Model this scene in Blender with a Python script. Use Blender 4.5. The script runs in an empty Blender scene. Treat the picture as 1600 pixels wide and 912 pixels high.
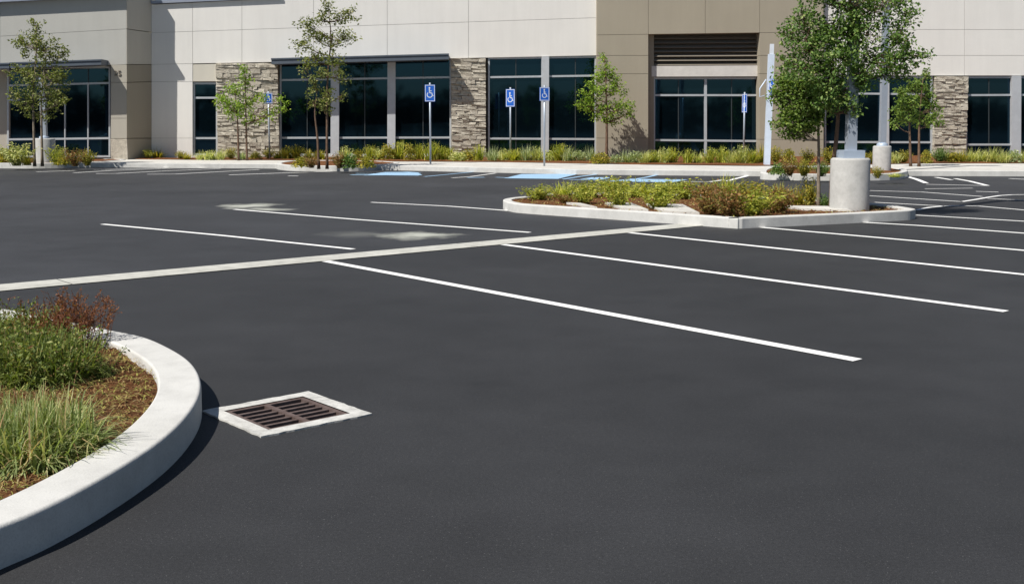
import bpy, bmesh, math, random
from mathutils import Vector, Matrix, noise
R = math.radians
sc = bpy.context.scene
col = sc.collection

# ------------------------------------------------------------------ camera, light, exposure
F, CX, CY0, PITCH, EYE = 1740.0, 800.0, 342.0, R(5.0), 1.5
cam_d = bpy.data.cameras.new('camera'); cam = bpy.data.objects.new('camera', cam_d); col.objects.link(cam)
cam.location = (0, 0, EYE); cam.rotation_euler = (R(90) - PITCH, 0, 0)
cam_d.sensor_width = 36; cam_d.lens = F * 36 / 1600
cam_d.shift_y = -(456 - CY0) / 1600
cam_d.clip_end = 2000; sc.camera = cam

SUN_AZ, SUN_EL = R(47), R(53)          # azimuth measured from behind the camera towards its left
w = bpy.data.worlds.new('World'); sc.world = w; w.use_nodes = True
nt = w.node_tree
sky = nt.nodes.new('ShaderNodeTexSky'); sky.sky_type = 'NISHITA'; sky.sun_disc = False
sky.sun_elevation = SUN_EL; sky.sun_rotation = R(180) + SUN_AZ
sky.air_density = 1.0; sky.dust_density = 0.4; sky.ozone_density = 1.5
nt.links.new(sky.outputs[0], nt.nodes['Background'].inputs[0])
nt.nodes['Background'].inputs[1].default_value = 0.05
sd = bpy.data.lights.new('sun', 'SUN'); sun = bpy.data.objects.new('sun', sd); col.objects.link(sun)
sd.energy = 4.8; sd.angle = R(0.5); sd.color = (1.0, 0.955, 0.88)
ld = Vector((math.sin(SUN_AZ) * math.cos(SUN_EL), math.cos(SUN_AZ) * math.cos(SUN_EL), -math.sin(SUN_EL)))
sun.rotation_euler = ld.to_track_quat('-Z', 'Y').to_euler(); sun.location = (-20, -20, 40)
sc.view_settings.view_transform = 'Standard'; sc.view_settings.look = 'None'
sc.view_settings.exposure = 0.36; sc.view_settings.gamma = 1; sc.view_settings.use_curve_mapping = False

# ------------------------------------------------------------------ measuring helpers
cp, sp = math.cos(PITCH), math.sin(PITCH)
def ray(px, py):
    u, v = (px - CX) / F, (CY0 - py) / F
    return Vector((u, cp + v * sp, -sp + v * cp))
def at(px, py, z=0.0):                     # the ground point (height z) seen at a photo pixel
    d = ray(px, py); t = (z - EYE) / d.z
    return Vector((d.x * t, d.y * t, z))
def ptY(px, py, Y):                        # the point seen at a photo pixel at distance Y
    d = ray(px, py); t = Y / d.y
    return Vector((d.x * t, Y, EYE + d.z * t))

# ------------------------------------------------------------------ materials
def mat(name, base, rough=0.8, metal=0.0, spec=0.5):
    m = bpy.data.materials.new(name); m.use_nodes = True
    b = m.node_tree.nodes['Principled BSDF']
    b.inputs['Base Color'].default_value = (*base, 1); b.inputs['Roughness'].default_value = rough
    b.inputs['Metallic'].default_value = metal; b.inputs['Specular IOR Level'].default_value = spec
    return m
class N:
    def __init__(s, m): s.m = m; s.t = m.node_tree; s.b = s.t.nodes['Principled BSDF']; s.c = None
    def new(s, k, **kw):
        n = s.t.nodes.new(k)
        for a, v in kw.items(): setattr(n, a, v)
        return n
    def link(s, a, b): s.t.links.new(a, b)
    def coord(s):
        if not s.c: s.c = s.new('ShaderNodeTexCoord')
        return s.c.outputs['Object']
    def noise(s, scale, detail=3, rough=0.55, vec=None):
        n = s.new('ShaderNodeTexNoise'); n.inputs['Scale'].default_value = scale
        n.inputs['Detail'].default_value = detail; n.inputs['Roughness'].default_value = rough
        s.link(vec or s.coord(), n.inputs['Vector']); return n.outputs['Fac']
    def ramp(s, fac, stops):
        r = s.new('ShaderNodeValToRGB'); e = r.color_ramp.elements
        while len(e) < len(stops): e.new(0.5)
        for k, (p, c) in enumerate(stops): e[k].position = p; e[k].color = (*c, 1)
        s.link(fac, r.inputs['Fac']); return r.outputs['Color']
    def mix(s, a, b, fac, mode='MIX'):
        n = s.new('ShaderNodeMix', data_type='RGBA', blend_type=mode)
        for sock, v in ((n.inputs[0], fac), (n.inputs[6], a), (n.inputs[7], b)):
            if hasattr(v, 'links'): s.link(v, sock)
            elif isinstance(v, (int, float)): sock.default_value = v
            else: sock.default_value = (*v, 1)
        return n.outputs[2]
    def math(s, op, a, b=None):
        n = s.new('ShaderNodeMath', operation=op)
        for k, v in enumerate((a, b)):
            if v is None: continue
            if hasattr(v, 'links'): s.link(v, n.inputs[k])
            else: n.inputs[k].default_value = v
        return n.outputs[0]
    def bump(s, h, strength=0.3, dist=0.01):
        n = s.new('ShaderNodeBump'); n.inputs['Strength'].default_value = strength; n.inputs['Distance'].default_value = dist
        s.link(h, n.inputs['Height']); s.link(n.outputs[0], s.b.inputs['Normal'])
    def base(s, c): s.link(c, s.b.inputs['Base Color'])
M = {}
def g3(v): return (v, v, v)
# asphalt: sealed, fine aggregate, faint blotches, pale patches of reflected sunlight painted in
m = M['asphalt'] = mat('asphalt', (.045, .046, .05), .72, 0, .45); n = N(m)
big = n.ramp(n.noise(.35, 4), [(.3, (.0180, .0183, .0198)), (.5, (.0240, .0244, .0263)), (.7, (.0302, .0308, .0335))])
med = n.ramp(n.noise(2.2, 5, .6), [(.3, g3(.84)), (.55, g3(1.0)), (.75, g3(1.10))])
c = n.mix(big, med, 1.0, 'MULTIPLY')
# the lot beyond the concrete swale is an older, paler pour
ga, gb = at(0, 450), at(1105, 349.5); gd = (gb - ga).normalized(); gn = Vector((-gd.y, gd.x, 0))
dt = n.new('ShaderNodeVectorMath', operation='DOT_PRODUCT'); n.link(n.coord(), dt.inputs[0]); dt.inputs[1].default_value = gn
side = n.math('SUBTRACT', dt.outputs['Value'], ga.dot(gn))
side = n.math('ADD', side, n.math('MULTIPLY', n.math('SUBTRACT', n.noise(.8, 4), .5), .15))
old = n.ramp(n.math('MULTIPLY', side, 1.0), [(0.0, g3(1.0)), (.12, (1.34, 1.36, 1.40))])
c = n.mix(c, old, 1.0, 'MULTIPLY')
fine = n.ramp(n.noise(190, 2, .7), [(.30, g3(.5)), (.5, g3(1.0)), (.66, g3(1.4)), (.78, g3(2.6))])
c = n.mix(c, fine, .85, 'MULTIPLY')
c = n.mix(c, n.ramp(n.noise(62, 3, .7), [(.3, g3(.72)), (.5, g3(1)), (.72, g3(1.35))]), .8, 'MULTIPLY')
for (px, py, rx, ry, rot) in ((386, 321.5, .55, .85, -12), (420, 327, .55, .34, -30), (652, 368, .60, .58, 0), (560, 366, .6, .5, 10)):  # soft pale ellipses: reflected sunlight painted into the asphalt colour
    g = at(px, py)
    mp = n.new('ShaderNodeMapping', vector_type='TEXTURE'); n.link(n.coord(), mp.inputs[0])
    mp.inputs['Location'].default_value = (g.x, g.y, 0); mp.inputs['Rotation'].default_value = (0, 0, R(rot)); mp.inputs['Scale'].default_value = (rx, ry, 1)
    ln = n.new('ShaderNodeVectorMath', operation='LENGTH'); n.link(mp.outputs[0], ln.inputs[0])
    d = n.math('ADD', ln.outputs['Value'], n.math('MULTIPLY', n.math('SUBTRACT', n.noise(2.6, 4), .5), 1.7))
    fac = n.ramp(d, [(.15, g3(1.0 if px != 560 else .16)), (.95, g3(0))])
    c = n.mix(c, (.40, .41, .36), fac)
for (px, py, rx, ry, k) in ((1190, 735, .16, .10, .86), (1060, 590, .30, .22, .8), (1290, 600, .5, .2, .84), (1010, 500, .25, .3, .85), (760, 600, .22, .10, .82), (420, 560, .2, .12, .8), (1430, 455, .22, .16, .78)):
    g = at(px, py)
    mp = n.new('ShaderNodeMapping', vector_type='TEXTURE'); n.link(n.coord(), mp.inputs[0]); mp.inputs['Location'].default_value = (g.x, g.y, 0); mp.inputs['Scale'].default_value = (rx, ry, 1)
    ln = n.new('ShaderNodeVectorMath', operation='LENGTH'); n.link(mp.outputs[0], ln.inputs[0])
    dd_ = n.math('ADD', ln.outputs['Value'], n.math('MULTIPLY', n.math('SUBTRACT', n.noise(9, 5), .5), 1.8))
    c = n.mix(c, n.ramp(dd_, [(.2, g3(k)), (1.0, g3(1))]), 1.0, 'MULTIPLY')
grit = n.ramp(n.noise(120, 1, .5), [(.70, g3(0)), (.76, g3(.5))]); c = n.mix(c, (.16, .16, .16), grit)
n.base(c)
hh = n.math('ADD', n.math('MULTIPLY', n.noise(160, 3, .7), .6), n.math('MULTIPLY', n.noise(45, 3), .5))
n.bump(hh, .55, .004)
# concrete family
def concrete(name, a, b, stain=.12, scale=1.0):
    m = M[name] = mat(name, a, .88, 0, .25); n = N(m)
    c = n.ramp(n.noise(1.1 * scale, 6, .62), [(.3, a), (.7, b)])
    s = n.ramp(n.noise(6 * scale, 6, .7), [(.35, g3(1 - stain * 1.8)), (.55, g3(1)), (.8, g3(1.05))])
    c = n.mix(c, s, 1.0, 'MULTIPLY')
    f = n.ramp(n.noise(140, 2, .7), [(.28, g3(.8)), (.5, g3(1)), (.8, g3(1.08))])
    n.base(n.mix(c, f, .7, 'MULTIPLY')); n.bump(n.noise(90, 4, .7), .35, .004); return m
concrete('kerb', (.50, .495, .475), (.60, .595, .575), .06)
concrete('walk', (.50, .485, .45), (.60, .585, .55), .08, .7)
concrete('gutter', (.44, .435, .395), (.53, .525, .485), .12)
concrete('pole_base', (.40, .395, .38), (.52, .515, .50), .07, 1.6)
concrete('apron', (.48, .475, .45), (.60, .595, .57), .16, 2.5)
# painted tilt-up panels
def paint(name, colr, amt=.05):
    m = M[name] = mat(name, colr, .85, 0, .2); n = N(m)
    v = n.ramp(n.noise(.5, 5, .6), [(.3, g3(1 - amt)), (.7, g3(1 + amt * .4))])
    mp = n.new('ShaderNodeMapping'); mp.inputs['Scale'].default_value = (3, 3, .25); n.link(n.coord(), mp.inputs[0])
    st = n.ramp(n.noise(1.0, 5, .65, mp.outputs[0]), [(.3, g3(1 - amt * .9)), (.6, g3(1))])
    n.base(n.mix(n.mix(colr, v, 1.0, 'MULTIPLY'), st, 1.0, 'MULTIPLY')); n.bump(n.noise(60, 4, .7), .25, .004); return m
paint('white', (.735, .72, .69)); paint('wing_white', (.455, .45, .42)); paint('tan', (.345, .31, .245)); paint('wing_tan', (.42, .395, .34)); paint('return_wall', (.55, .52, .45)); paint('cream', (.58, .55, .48))
# ledger stone, every stone its own tone
m = M['stone'] = mat('stone', (.3, .27, .23), .92, 0, .2); n = N(m)
gi = n.new('ShaderNodeNewGeometry')
c = n.ramp(gi.outputs['Random Per Island'], [(0, (.40, .36, .30)), (.3, (.46, .42, .35)), (.6, (.50, .46, .385)), (.85, (.54, .50, .42)), (1, (.44, .40, .33))])
v = n.ramp(n.noise(9, 5, .7), [(.3, g3(.72)), (.6, g3(1.08))]); n.base(n.mix(c, v, 1, 'MULTIPLY')); n.bump(n.noise(22, 5, .7), .9, .03)
M['glass'] = mat('glass', (.0015, .004, .006), .04, 0, .85)
M['glass'].node_tree.nodes['Principled BSDF'].inputs['Specular Tint'].default_value = (.26, .64, 1.0, 1)
M['interior'] = mat('interior', (.01, .01, .01), .9)
def metal(name, colr, rough, met, amt=.06):
    m = M[name] = mat(name, colr, rough, met, .4); n = N(m)
    v = n.ramp(n.noise(5, 4), [(.3, g3(1 - amt)), (.7, g3(1 + amt))]); n.base(n.mix(colr, v, 1, 'MULTIPLY')); return m
metal('frame', (.47, .50, .53), .45, .25); metal('column', (.52, .54, .57), .5, .25); metal('dark_mullion', (.05, .06, .065), .4, .3)
metal('canopy', (.10, .12, .15), .5, .2); metal('coping', (.26, .29, .36), .6, .1); metal('louvre', (.19, .165, .135), .6, .1)
metal('beam', (.62, .60, .57), .6, .1); metal('pole', (.36, .40, .46), .45, .3); metal('pole_plate', (.38, .45, .55), .5, .2)
metal('post', (.42, .47, .54), .45, .5); metal('pale_post', (.62, .70, .82), .5, .2)
metal('sign_blue', (.014, .10, .46), .4, 0); metal('sign_white', (.62, .66, .72), .5, 0)
m = M['iron'] = mat('iron', (.05, .035, .03), .7, .3); n = N(m)
n.base(n.ramp(n.noise(14, 5, .7), [(.3, (.085, .055, .045)), (.6, (.15, .11, .10)), (.8, (.20, .16, .145))])); n.bump(n.noise(90, 4), .4, .003)
M['pit'] = mat('pit', (.012, .009, .008), .95)
# traffic paint, worn
def tpaint(name, colr, wear):
    m = M[name] = mat(name, colr, .75, 0, .3); n = N(m)
    wv = n.math('ADD', n.noise(5, 5, .7), n.math('MULTIPLY', n.noise(120, 2, .6), .35))
    fac = n.ramp(wv, [(.38 + .02, g3(wear)), (.58, g3(0))])
    n.base(n.mix(colr, (.09, .09, .095), fac)); n.bump(n.noise(140, 3, .7), .5, .003); return m
tpaint('line_white', (.82, .82, .81), .26); tpaint('line_old', (.70, .70, .69), .55); tpaint('line_blue', (.30, .47, .65), .85)
# mulch and soil
m = M['mulch'] = mat('mulch', (0.175, 0.083, 0.039), .95, 0, .1); n = N(m)
c = n.ramp(n.noise(28, 6, .75), [(.3, (0.061, 0.027, 0.013)), (.5, (0.193, 0.083, 0.036)), (.7, (0.333, 0.158, 0.072)), (.85, (0.455, 0.255, 0.117))])
n.base(c); n.bump(n.noise(40, 6, .8), 1.0, .05)
m = M['chips'] = mat('chips', (.1, .06, .03), .9, 0, .1); n = N(m); gi = n.new('ShaderNodeNewGeometry')
n.base(n.ramp(gi.outputs['Random Per Island'], [(0, (.07, .035, .018)), (.3, (.20, .11, .05)), (.5, (.32, .21, .09)), (.7, (.22, .23, .05)), (.85, (.30, .30, .07)), (1, (.44, .34, .18))]))
# foliage
def leafmat(name, stops, trans=.35, rough=.55):
    m = M[name] = mat(name, stops[0][1], rough, 0, .35); n = N(m); gi = n.new('ShaderNodeNewGeometry')
    c = n.ramp(gi.outputs['Random Per Island'], stops); n.base(c)
    tr = n.new('ShaderNodeBsdfTranslucent'); n.link(n.mix(c, (1.25, 1.35, .55), 1, 'MULTIPLY'), tr.inputs[0])
    ms = n.new('ShaderNodeMixShader'); ms.inputs[0].default_value = trans
    out = m.node_tree.nodes['Material Output']
    n.link(n.b.outputs[0], ms.inputs[1]); n.link(tr.outputs[0], ms.inputs[2]); n.link(ms.outputs[0], out.inputs[0]); return m
leafmat('leaf_dark', [(0, (0.067, 0.130, 0.029)), (.5, (0.125, 0.220, 0.048)), (.85, (0.206, 0.308, 0.074)), (1, (0.360, 0.412, 0.145))])
leafmat('leaf_mid', [(0, (0.079, 0.140, 0.026)), (.5, (0.149, 0.235, 0.040)), (1, (0.258, 0.338, 0.073))])
leafmat('leaf_olive', [(0, (0.097, 0.117, 0.032)), (.5, (0.179, 0.217, 0.057)), (.85, (0.276, 0.300, 0.089)), (1, (0.357, 0.316, 0.141))])
leafmat('leaf_bright', [(0, (0.104, 0.198, 0.022)), (.5, (0.227, 0.356, 0.040)), (1, (0.393, 0.495, 0.078))])
leafmat('yellow_green', [(0, (0.167, 0.211, 0.030)), (.5, (0.370, 0.400, 0.060)), (.85, (0.556, 0.534, 0.088)), (1, (0.630, 0.534, 0.164))])
leafmat('grey_green', [(0, (0.164, 0.227, 0.109)), (.5, (0.347, 0.401, 0.204)), (1, (0.602, 0.626, 0.360))])
leafmat('straw_green', [(0, (0.239, 0.283, 0.087)), (.5, (0.479, 0.510, 0.191)), (1, (0.796, 0.737, 0.345))])
leafmat('fresh_green', [(0, (0.142, 0.159, 0.020)), (.5, (0.285, 0.281, 0.040)), (1, (0.569, 0.437, 0.069))])
leafmat('rusty', [(0, (0.108, 0.057, 0.022)), (.3, (0.288, 0.138, 0.050)), (.5, (0.360, 0.178, 0.066)), (.62, (0.180, 0.196, 0.044)), (.8, (0.264, 0.265, 0.066)), (1, (0.408, 0.230, 0.110))])
leafmat('red_brown', [(0, (0.105, 0.035, 0.019)), (.5, (0.239, 0.087, 0.043)), (1, (0.359, 0.176, 0.078))])
leafmat('near_green', [(0, (0.064, 0.095, 0.021)), (.4, (0.155, 0.209, 0.047)), (.7, (0.246, 0.293, 0.078)), (.88, (0.362, 0.368, 0.125)), (.94, (0.310, 0.153, 0.073)), (1, (0.426, 0.342, 0.167))])
leafmat('near_grey', [(0, (0.109, 0.144, 0.045)), (.35, (0.250, 0.317, 0.114)), (.65, (0.406, 0.461, 0.202)), (.85, (0.562, 0.547, 0.278)), (.93, (0.468, 0.274, 0.152)), (1, (0.624, 0.504, 0.304))])
leafmat('woods', [(0, (.012, .02, .01)), (1, (.04, .055, .025))], .1)
m = M['bark'] = mat('bark', (.1, .07, .05), .9, 0, .2); n = N(m)
mp = n.new('ShaderNodeMapping'); mp.inputs['Scale'].default_value = (12, 12, 2.5); n.link(n.coord(), mp.inputs[0])
n.base(n.ramp(n.noise(3, 5, .7, mp.outputs[0]), [(.3, (.07, .045, .03)), (.55, (.15, .095, .065)), (.8, (.22, .16, .115))])); n.bump(n.noise(5, 5, .7, mp.outputs[0]), .7, .01)
m = M['pale_bark'] = mat('pale_bark', (.2, .17, .13), .9, 0, .2); n = N(m)
n.base(n.ramp(n.noise(7, 5, .7), [(.3, (.12, .095, .07)), (.7, (.28, .23, .18))]))
m = M['rock'] = mat('rock', (.5, .48, .45), .9); n = N(m); n.base(n.ramp(n.noise(8, 5), [(.3, (.35, .32, .28)), (.7, (.6, .57, .52))])); n.bump(n.noise(15, 5), .6, .02)

# ------------------------------------------------------------------ mesh builder and tagging
class MB:
    def __init__(s): s.v = []; s.f = []; s.sm = []
    def face(s, pts, smooth=False):
        k = len(s.v); s.v += [tuple(p) for p in pts]; s.f.append(tuple(range(k, k + len(pts)))); s.sm.append(smooth)
    def hexa(s, p):                        # p: 8 points, bottom ring 0-3, top ring 4-7
        k = len(s.v); s.v += [tuple(q) for q in p]
        for q in ((3, 2, 1, 0), (4, 5, 6, 7), (0, 1, 5, 4), (1, 2, 6, 5), (2, 3, 7, 6), (3, 0, 4, 7)):
            s.f.append(tuple(k + i for i in q)); s.sm.append(False)
    def box(s, c, d, rz=0, X=None):
        c = Vector(c); m = Matrix.Rotation(rz, 3, 'Z') if X is None else X
        hx, hy, hz = d[0] / 2, d[1] / 2, d[2] / 2
        s.hexa([c + m @ Vector(q) for q in ((-hx, -hy, -hz), (hx, -hy, -hz), (hx, hy, -hz), (-hx, hy, -hz), (-hx, -hy, hz), (hx, -hy, hz), (hx, hy, hz), (-hx, hy, hz))])
    def tube(s, pts, rad, seg=6, cap=True, smooth=True):
        pts = [Vector(p) for p in pts]; rings = []
        for i, p in enumerate(pts):
            t = (pts[min(i + 1, len(pts) - 1)] - pts[max(i - 1, 0)])
            if t.length < 1e-9: t = Vector((0, 0, 1))
            t.normalize(); a = t.cross(Vector((.31, .95, .05)));
            if a.length < .1: a = t.cross(Vector((1, 0, 0)))
            a.normalize(); b = t.cross(a); r = rad[i] if hasattr(rad, '__len__') else rad
            k = len(s.v); rings.append(k)
            for j in range(seg):
                an = 2 * math.pi * j / seg; s.v.append(tuple(p + a * (r * math.cos(an)) + b * (r * math.sin(an))))
        for i in range(len(rings) - 1):
            for j in range(seg):
                j2 = (j + 1) % seg; s.f.append((rings[i] + j, rings[i] + j2, rings[i + 1] + j2, rings[i + 1] + j)); s.sm.append(smooth)
        if cap:
            s.f.append(tuple(rings[-1] + j for j in range(seg))); s.sm.append(False)
            s.f.append(tuple(rings[0] + j for j in reversed(range(seg)))); s.sm.append(False)
    def lathe(s, prof, c=(0, 0, 0), seg=48, smooth=True):
        c = Vector(c); k = len(s.v)
        for r, z in prof:
            for j in range(seg):
                a = 2 * math.pi * j / seg; s.v.append((c.x + r * math.cos(a), c.y + r * math.sin(a), c.z + z))
        for i in range(len(prof) - 1):
            for j in range(seg):
                j2 = (j + 1) % seg; s.f.append((k + i * seg + j, k + i * seg + j2, k + (i + 1) * seg + j2, k + (i + 1) * seg + j)); s.sm.append(smooth)
        s.f.append(tuple(k + (len(prof) - 1) * seg + j for j in range(seg))); s.sm.append(False)
    def build(s, name, material, parent=None, origin=None):
        me = bpy.data.meshes.new(name); o0 = Vector(origin) if origin is not None else Vector((0, 0, 0))
        me.from_pydata([tuple(Vector(v) - o0) for v in s.v], [], s.f); me.update()
        me.polygons.foreach_set('use_smooth', s.sm)
        me.materials.append(M[material]); o = bpy.data.objects.new(name, me); col.objects.link(o); o.location = o0
        if parent is not None: o.parent = parent
        return o
def tag(o, label, cat, group=None, kind=None):
    o['label'] = label; o['category'] = cat
    if group: o['group'] = group
    if kind: o['kind'] = kind
    return o
def empty(name, loc, label, cat, group=None, rz=0):
    o = bpy.data.objects.new(name, None); col.objects.link(o); o.location = loc; o.rotation_euler = (0, 0, rz); o.empty_display_size = .1
    return tag(o, label, cat, group)
def spline(pts, closed=False, n=8):
    out = []; L = len(pts); pts = [Vector(p) for p in pts]
    for i in range(L if closed else L - 1):
        g = (lambda k: pts[k % L]) if closed else (lambda k: pts[min(max(k, 0), L - 1)])
        p0, p1, p2, p3 = g(i - 1), g(i), g(i + 1), g(i + 2)
        for k in range(n):
            t = k / n
            out.append(.5 * ((2 * p1) + (p2 - p0) * t + (2 * p0 - 5 * p1 + 4 * p2 - p3) * t * t + (3 * p1 - p0 - 3 * p2 + p3) * t ** 3))
    if not closed: out.append(pts[-1])
    return out

# ------------------------------------------------------------------ ground
rng = random.Random(7)
GC = [at(357, 640), at(478, 620), at(537, 650), at(418, 677)]           # the iron grate's corners
gcen = sum(GC, Vector()) / 4
gax = ((GC[1] - GC[0]) + (GC[2] - GC[3])).normalized(); gay = Vector((-gax.y, gax.x, 0))
if gay.dot(GC[0] - GC[3]) < 0: gay = -gay
GH = .235
hole = [gcen - gax * GH - gay * GH, gcen + gax * GH - gay * GH, gcen + gax * GH + gay * GH, gcen - gax * GH + gay * GH]
mb = MB(); B = 300
outer = [Vector((-B, -B, 0)), Vector((B, -B, 0)), Vector((B, B, 0)), Vector((-B, B, 0))]
rot = min(range(4), key=lambda r: sum((hole[(k + r) % 4].normalized() - outer[k].normalized()).length for k in range(4)))
def angle(p): return math.atan2(p.y - gcen.y, p.x - gcen.x)
hole = sorted(hole, key=angle)
for k in range(4):
    h0, h1 = hole[k], hole[(k + 1) % 4]
    def far(h): d = (h - gcen).normalized(); return gcen + d * B
    mb.face([h0, far(h0), far(h1), h1])
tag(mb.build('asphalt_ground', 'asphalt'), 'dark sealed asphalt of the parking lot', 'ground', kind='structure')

def ribbon(name, pix, width, material, label, z=.004, ext=0):
    P = [at(x, y, z) for x, y in pix]
    if ext: P[0] = P[0] + (P[0] - P[1]).normalized() * ext
    mb = MB(); L = []; Rr = []
    for i, p in enumerate(P):
        t = (P[min(i + 1, len(P) - 1)] - P[max(i - 1, 0)]).normalized(); nrm = Vector((-t.y, t.x, 0))
        L.append(p + nrm * width / 2); Rr.append(p - nrm * width / 2)
    for i in range(len(P) - 1): mb.face([L[i], Rr[i], Rr[i + 1], L[i + 1]])
    for f in range(len(mb.f)): pass
    o = mb.build(name, material)
    return tag(o, label, 'painted line', 'painted stall lines', 'structure')
# concrete swale crossing the lot
a0, a1, b0, b1 = at(0, 445), at(1085, 348), at(0, 456), at(1125, 351)
d = (a0 - a1).normalized(); mb = MB()
ca, cb = (a0 + b0) / 2, (a1 + b1) / 2; dd = (cb - ca).normalized(); nn = Vector((-dd.y, dd.x, 0)); hw = .212
cs = ca - dd * 9; L = (cb - cs).length + .3; nseg = 4
for k in range(nseg):
    p, q = cs + dd * (L * k / nseg + .006), cs + dd * (L * (k + 1) / nseg - .006)
    z0, z1 = Vector((0, 0, .003)), Vector((0, 0, .008))
    mb.face([p - nn * hw + z1, q - nn * hw + z1, q + nn * hw + z1, p + nn * hw + z1])
tag(mb.build('concrete_gutter', 'gutter'), 'pale concrete swale strip crossing the asphalt', 'gutter', kind='structure')
LN = [
 ([(476, 401.5), (1340, 562)], .105, 'line_white', 'longest bright white stall line nearest the camera'),
 ([(765, 379), (1572, 486)], .10, 'line_white', 'white stall line second from the camera ending in a clean tip'),
 ([(980, 363), (1680, 437)], .10, 'line_white', 'white stall line third from the camera running off the right edge'),
 ([(1178, 354), (1680, 398)], .10, 'line_white', 'white stall line starting just below the planter island corner'),
 ([(1345, 347), (1433, 352), (1680, 370)], .10, 'line_white', 'white stall line starting at the right face of the planter island'),
 ([(160, 350), (350, 368), (552, 389)], .09, 'line_white', 'white stall line left of the concrete swale and nearest it'),
 ([(366, 327), (560, 343), (828, 363)], .09, 'line_white', 'white stall line beside the painted patches of reflected sunlight'),
 ([(580, 316), (700, 322), (808, 330)], .09, 'line_white', 'short white stall line ending at the left tip of the planter island'),
 ([(1431, 336), (1680, 350)], .09, 'line_white', 'white line starting at the right tip of the planter island'),
 ([(1367, 316), (1475, 322)], .08, 'line_white', 'short white line behind the lamp base, third from the back'),
 ([(1330, 304), (1503, 315)], .08, 'line_white', 'white line behind the lamp base, second from the back'),
 ([(1330, 297), (1440, 300), (1535, 307)], .08, 'line_white', 'white line behind the lamp base, farthest back'),
 ([(1503, 315), (1525, 311.5), (1545, 308), (1562, 305.5), (1580, 304.3), (1600, 304), (1660, 305)], .08, 'line_white', 'curved white line bending off the right edge, farther one'),
 ([(1432, 328), (1452, 324), (1475, 322), (1500, 321), (1530, 322), (1600, 328), (1660, 334)], .08, 'line_white', 'curved white line arching from the planter tip'),
 ([(1543, 310), (1660, 316)], .08, 'line_old', 'faint white line between the two curved lines'),
 ([(1413, 274.5), (1432, 280), (1447, 286)], .13, 'line_white', 'thick white line starting at the corner of the far right planter'),
 ([(1447, 288), (1540, 290)], .10, 'line_old', 'faint white line along the heads of the far right stalls'),
 ([(1462, 277), (1487, 281)], .12, 'line_white', 'short white tick at the kerb of the far right stalls'),
 ([(1492, 279), (1515, 283), (1543, 290)], .12, 'line_white', 'slanting white line in the far right stalls'),
 ([(1525, 299), (1560, 300)], .10, 'line_old', 'short worn dash in the far right stalls'),
 ([(1445, 295), (1520, 294)], .08, 'line_old', 'thin worn dash behind the lamp base'),
 ([(1577, 279), (1680, 284)], .12, 'line_white', 'white tick at the kerb by the right edge'),
 ([(57, 268.5), (130, 266), (250, 262.5), (290, 261.3)], .12, 'line_old', 'worn slanting stall line beside the far left planter'),
 ([(115, 270), (175, 266.5), (270, 263), (335, 262.4)], .12, 'line_old', 'worn slanting stall line second from the far left planter'),
 ([(150, 271.3), (182, 271), (260, 267), (345, 263.5)], .12, 'line_old', 'worn slanting stall line third from the far left planter'),
 ([(230, 272.3), (275, 272), (330, 269), (405, 265)], .12, 'line_old', 'worn slanting stall line fourth from the far left planter'),
 ([(358, 273.3), (450, 270), (520, 267.8)], .12, 'line_white', 'white slanting line before the middle planter'),
 ([(450, 274.8), (466, 275)], .14, 'line_old', 'tiny white dash on the asphalt before the middle planter'),
]
for pix, wd, ml, lb in LN: ribbon('parking_line', pix, wd, ml, lb)
BL = [
 ([(600, 269.2), (632, 268.6), (655, 270)], .22, 'line_blue', 'blue arc in front of the middle planter'),
 ([(548, 273), (580, 273.5), (655, 274)], .22, 'line_blue', 'long blue bar in front of the middle planter'),
 ([(556, 271), (610, 271.6), (650, 272)], .16, 'line_blue', 'thin blue bar inside the accessible marking'),
 ([(663, 276), (700, 272.5), (740, 268.5)], .10, 'line_blue', 'slanting blue line before the leftmost blue sign'),
 ([(706, 278), (735, 276), (775, 270.5)], .10, 'line_old', 'slanting white line before the second blue sign'),
 ([(730, 277.5), (757, 277)], .18, 'line_blue', 'short blue dash between slanting lines'),
 ([(775, 277), (800, 278)], .14, 'line_blue', 'short blue dash left of the solid blue patch'),
 ([(880, 280), (905, 276), (940, 271.5)], .12, 'line_blue', 'slanting blue line right of the solid blue patch'),
 ([(890, 280.5), (960, 282), (1040, 283.5)], .16, 'line_blue', 'long pale blue bar behind the planter bushes'),
 ([(985, 281), (1010, 277), (1030, 272.5)], .12, 'line_blue', 'slanting blue line behind the planter bushes'),
 ([(1065, 283.5), (1110, 284), (1130, 281)], .14, 'line_old', 'white hooked line behind the planter bushes'),
 ([(1135, 283), (1150, 279), (1172, 273.8)], .12, 'line_white', 'white slanting line beside the far right planter'),
]
for pix, wd, ml, lb in BL: ribbon('accessible_marking', pix, wd, ml, lb, .006)
mb = MB(); mb.face([at(x, y, .008) for x, y in ((788, 278.5), (815, 272), (905, 271.5), (872, 279.5))])
for q, lb in (([(568, 274), (596, 269.6), (652, 269.4), (660, 273.6)], 'worn blue patch before the planter of the tall thin tree'), ([(950, 283.2), (985, 279.3), (1075, 280.6), (1050, 285)], 'pale blue patch partly hidden behind the planter bushes'), ([(905, 280), (925, 277), (958, 277), (940, 280.6)], 'small worn blue patch right of the solid one')):
    m2 = MB(); m2.face([at(x, y, .008) for x, y in q]); tag(m2.build('accessible_marking', 'line_blue'), lb, 'painted line', 'painted stall lines', 'structure')
tag(mb.build('accessible_marking', 'line_blue'), 'solid pale blue patch painted on the accessible stall', 'painted line', 'painted stall lines', 'structure')

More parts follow.
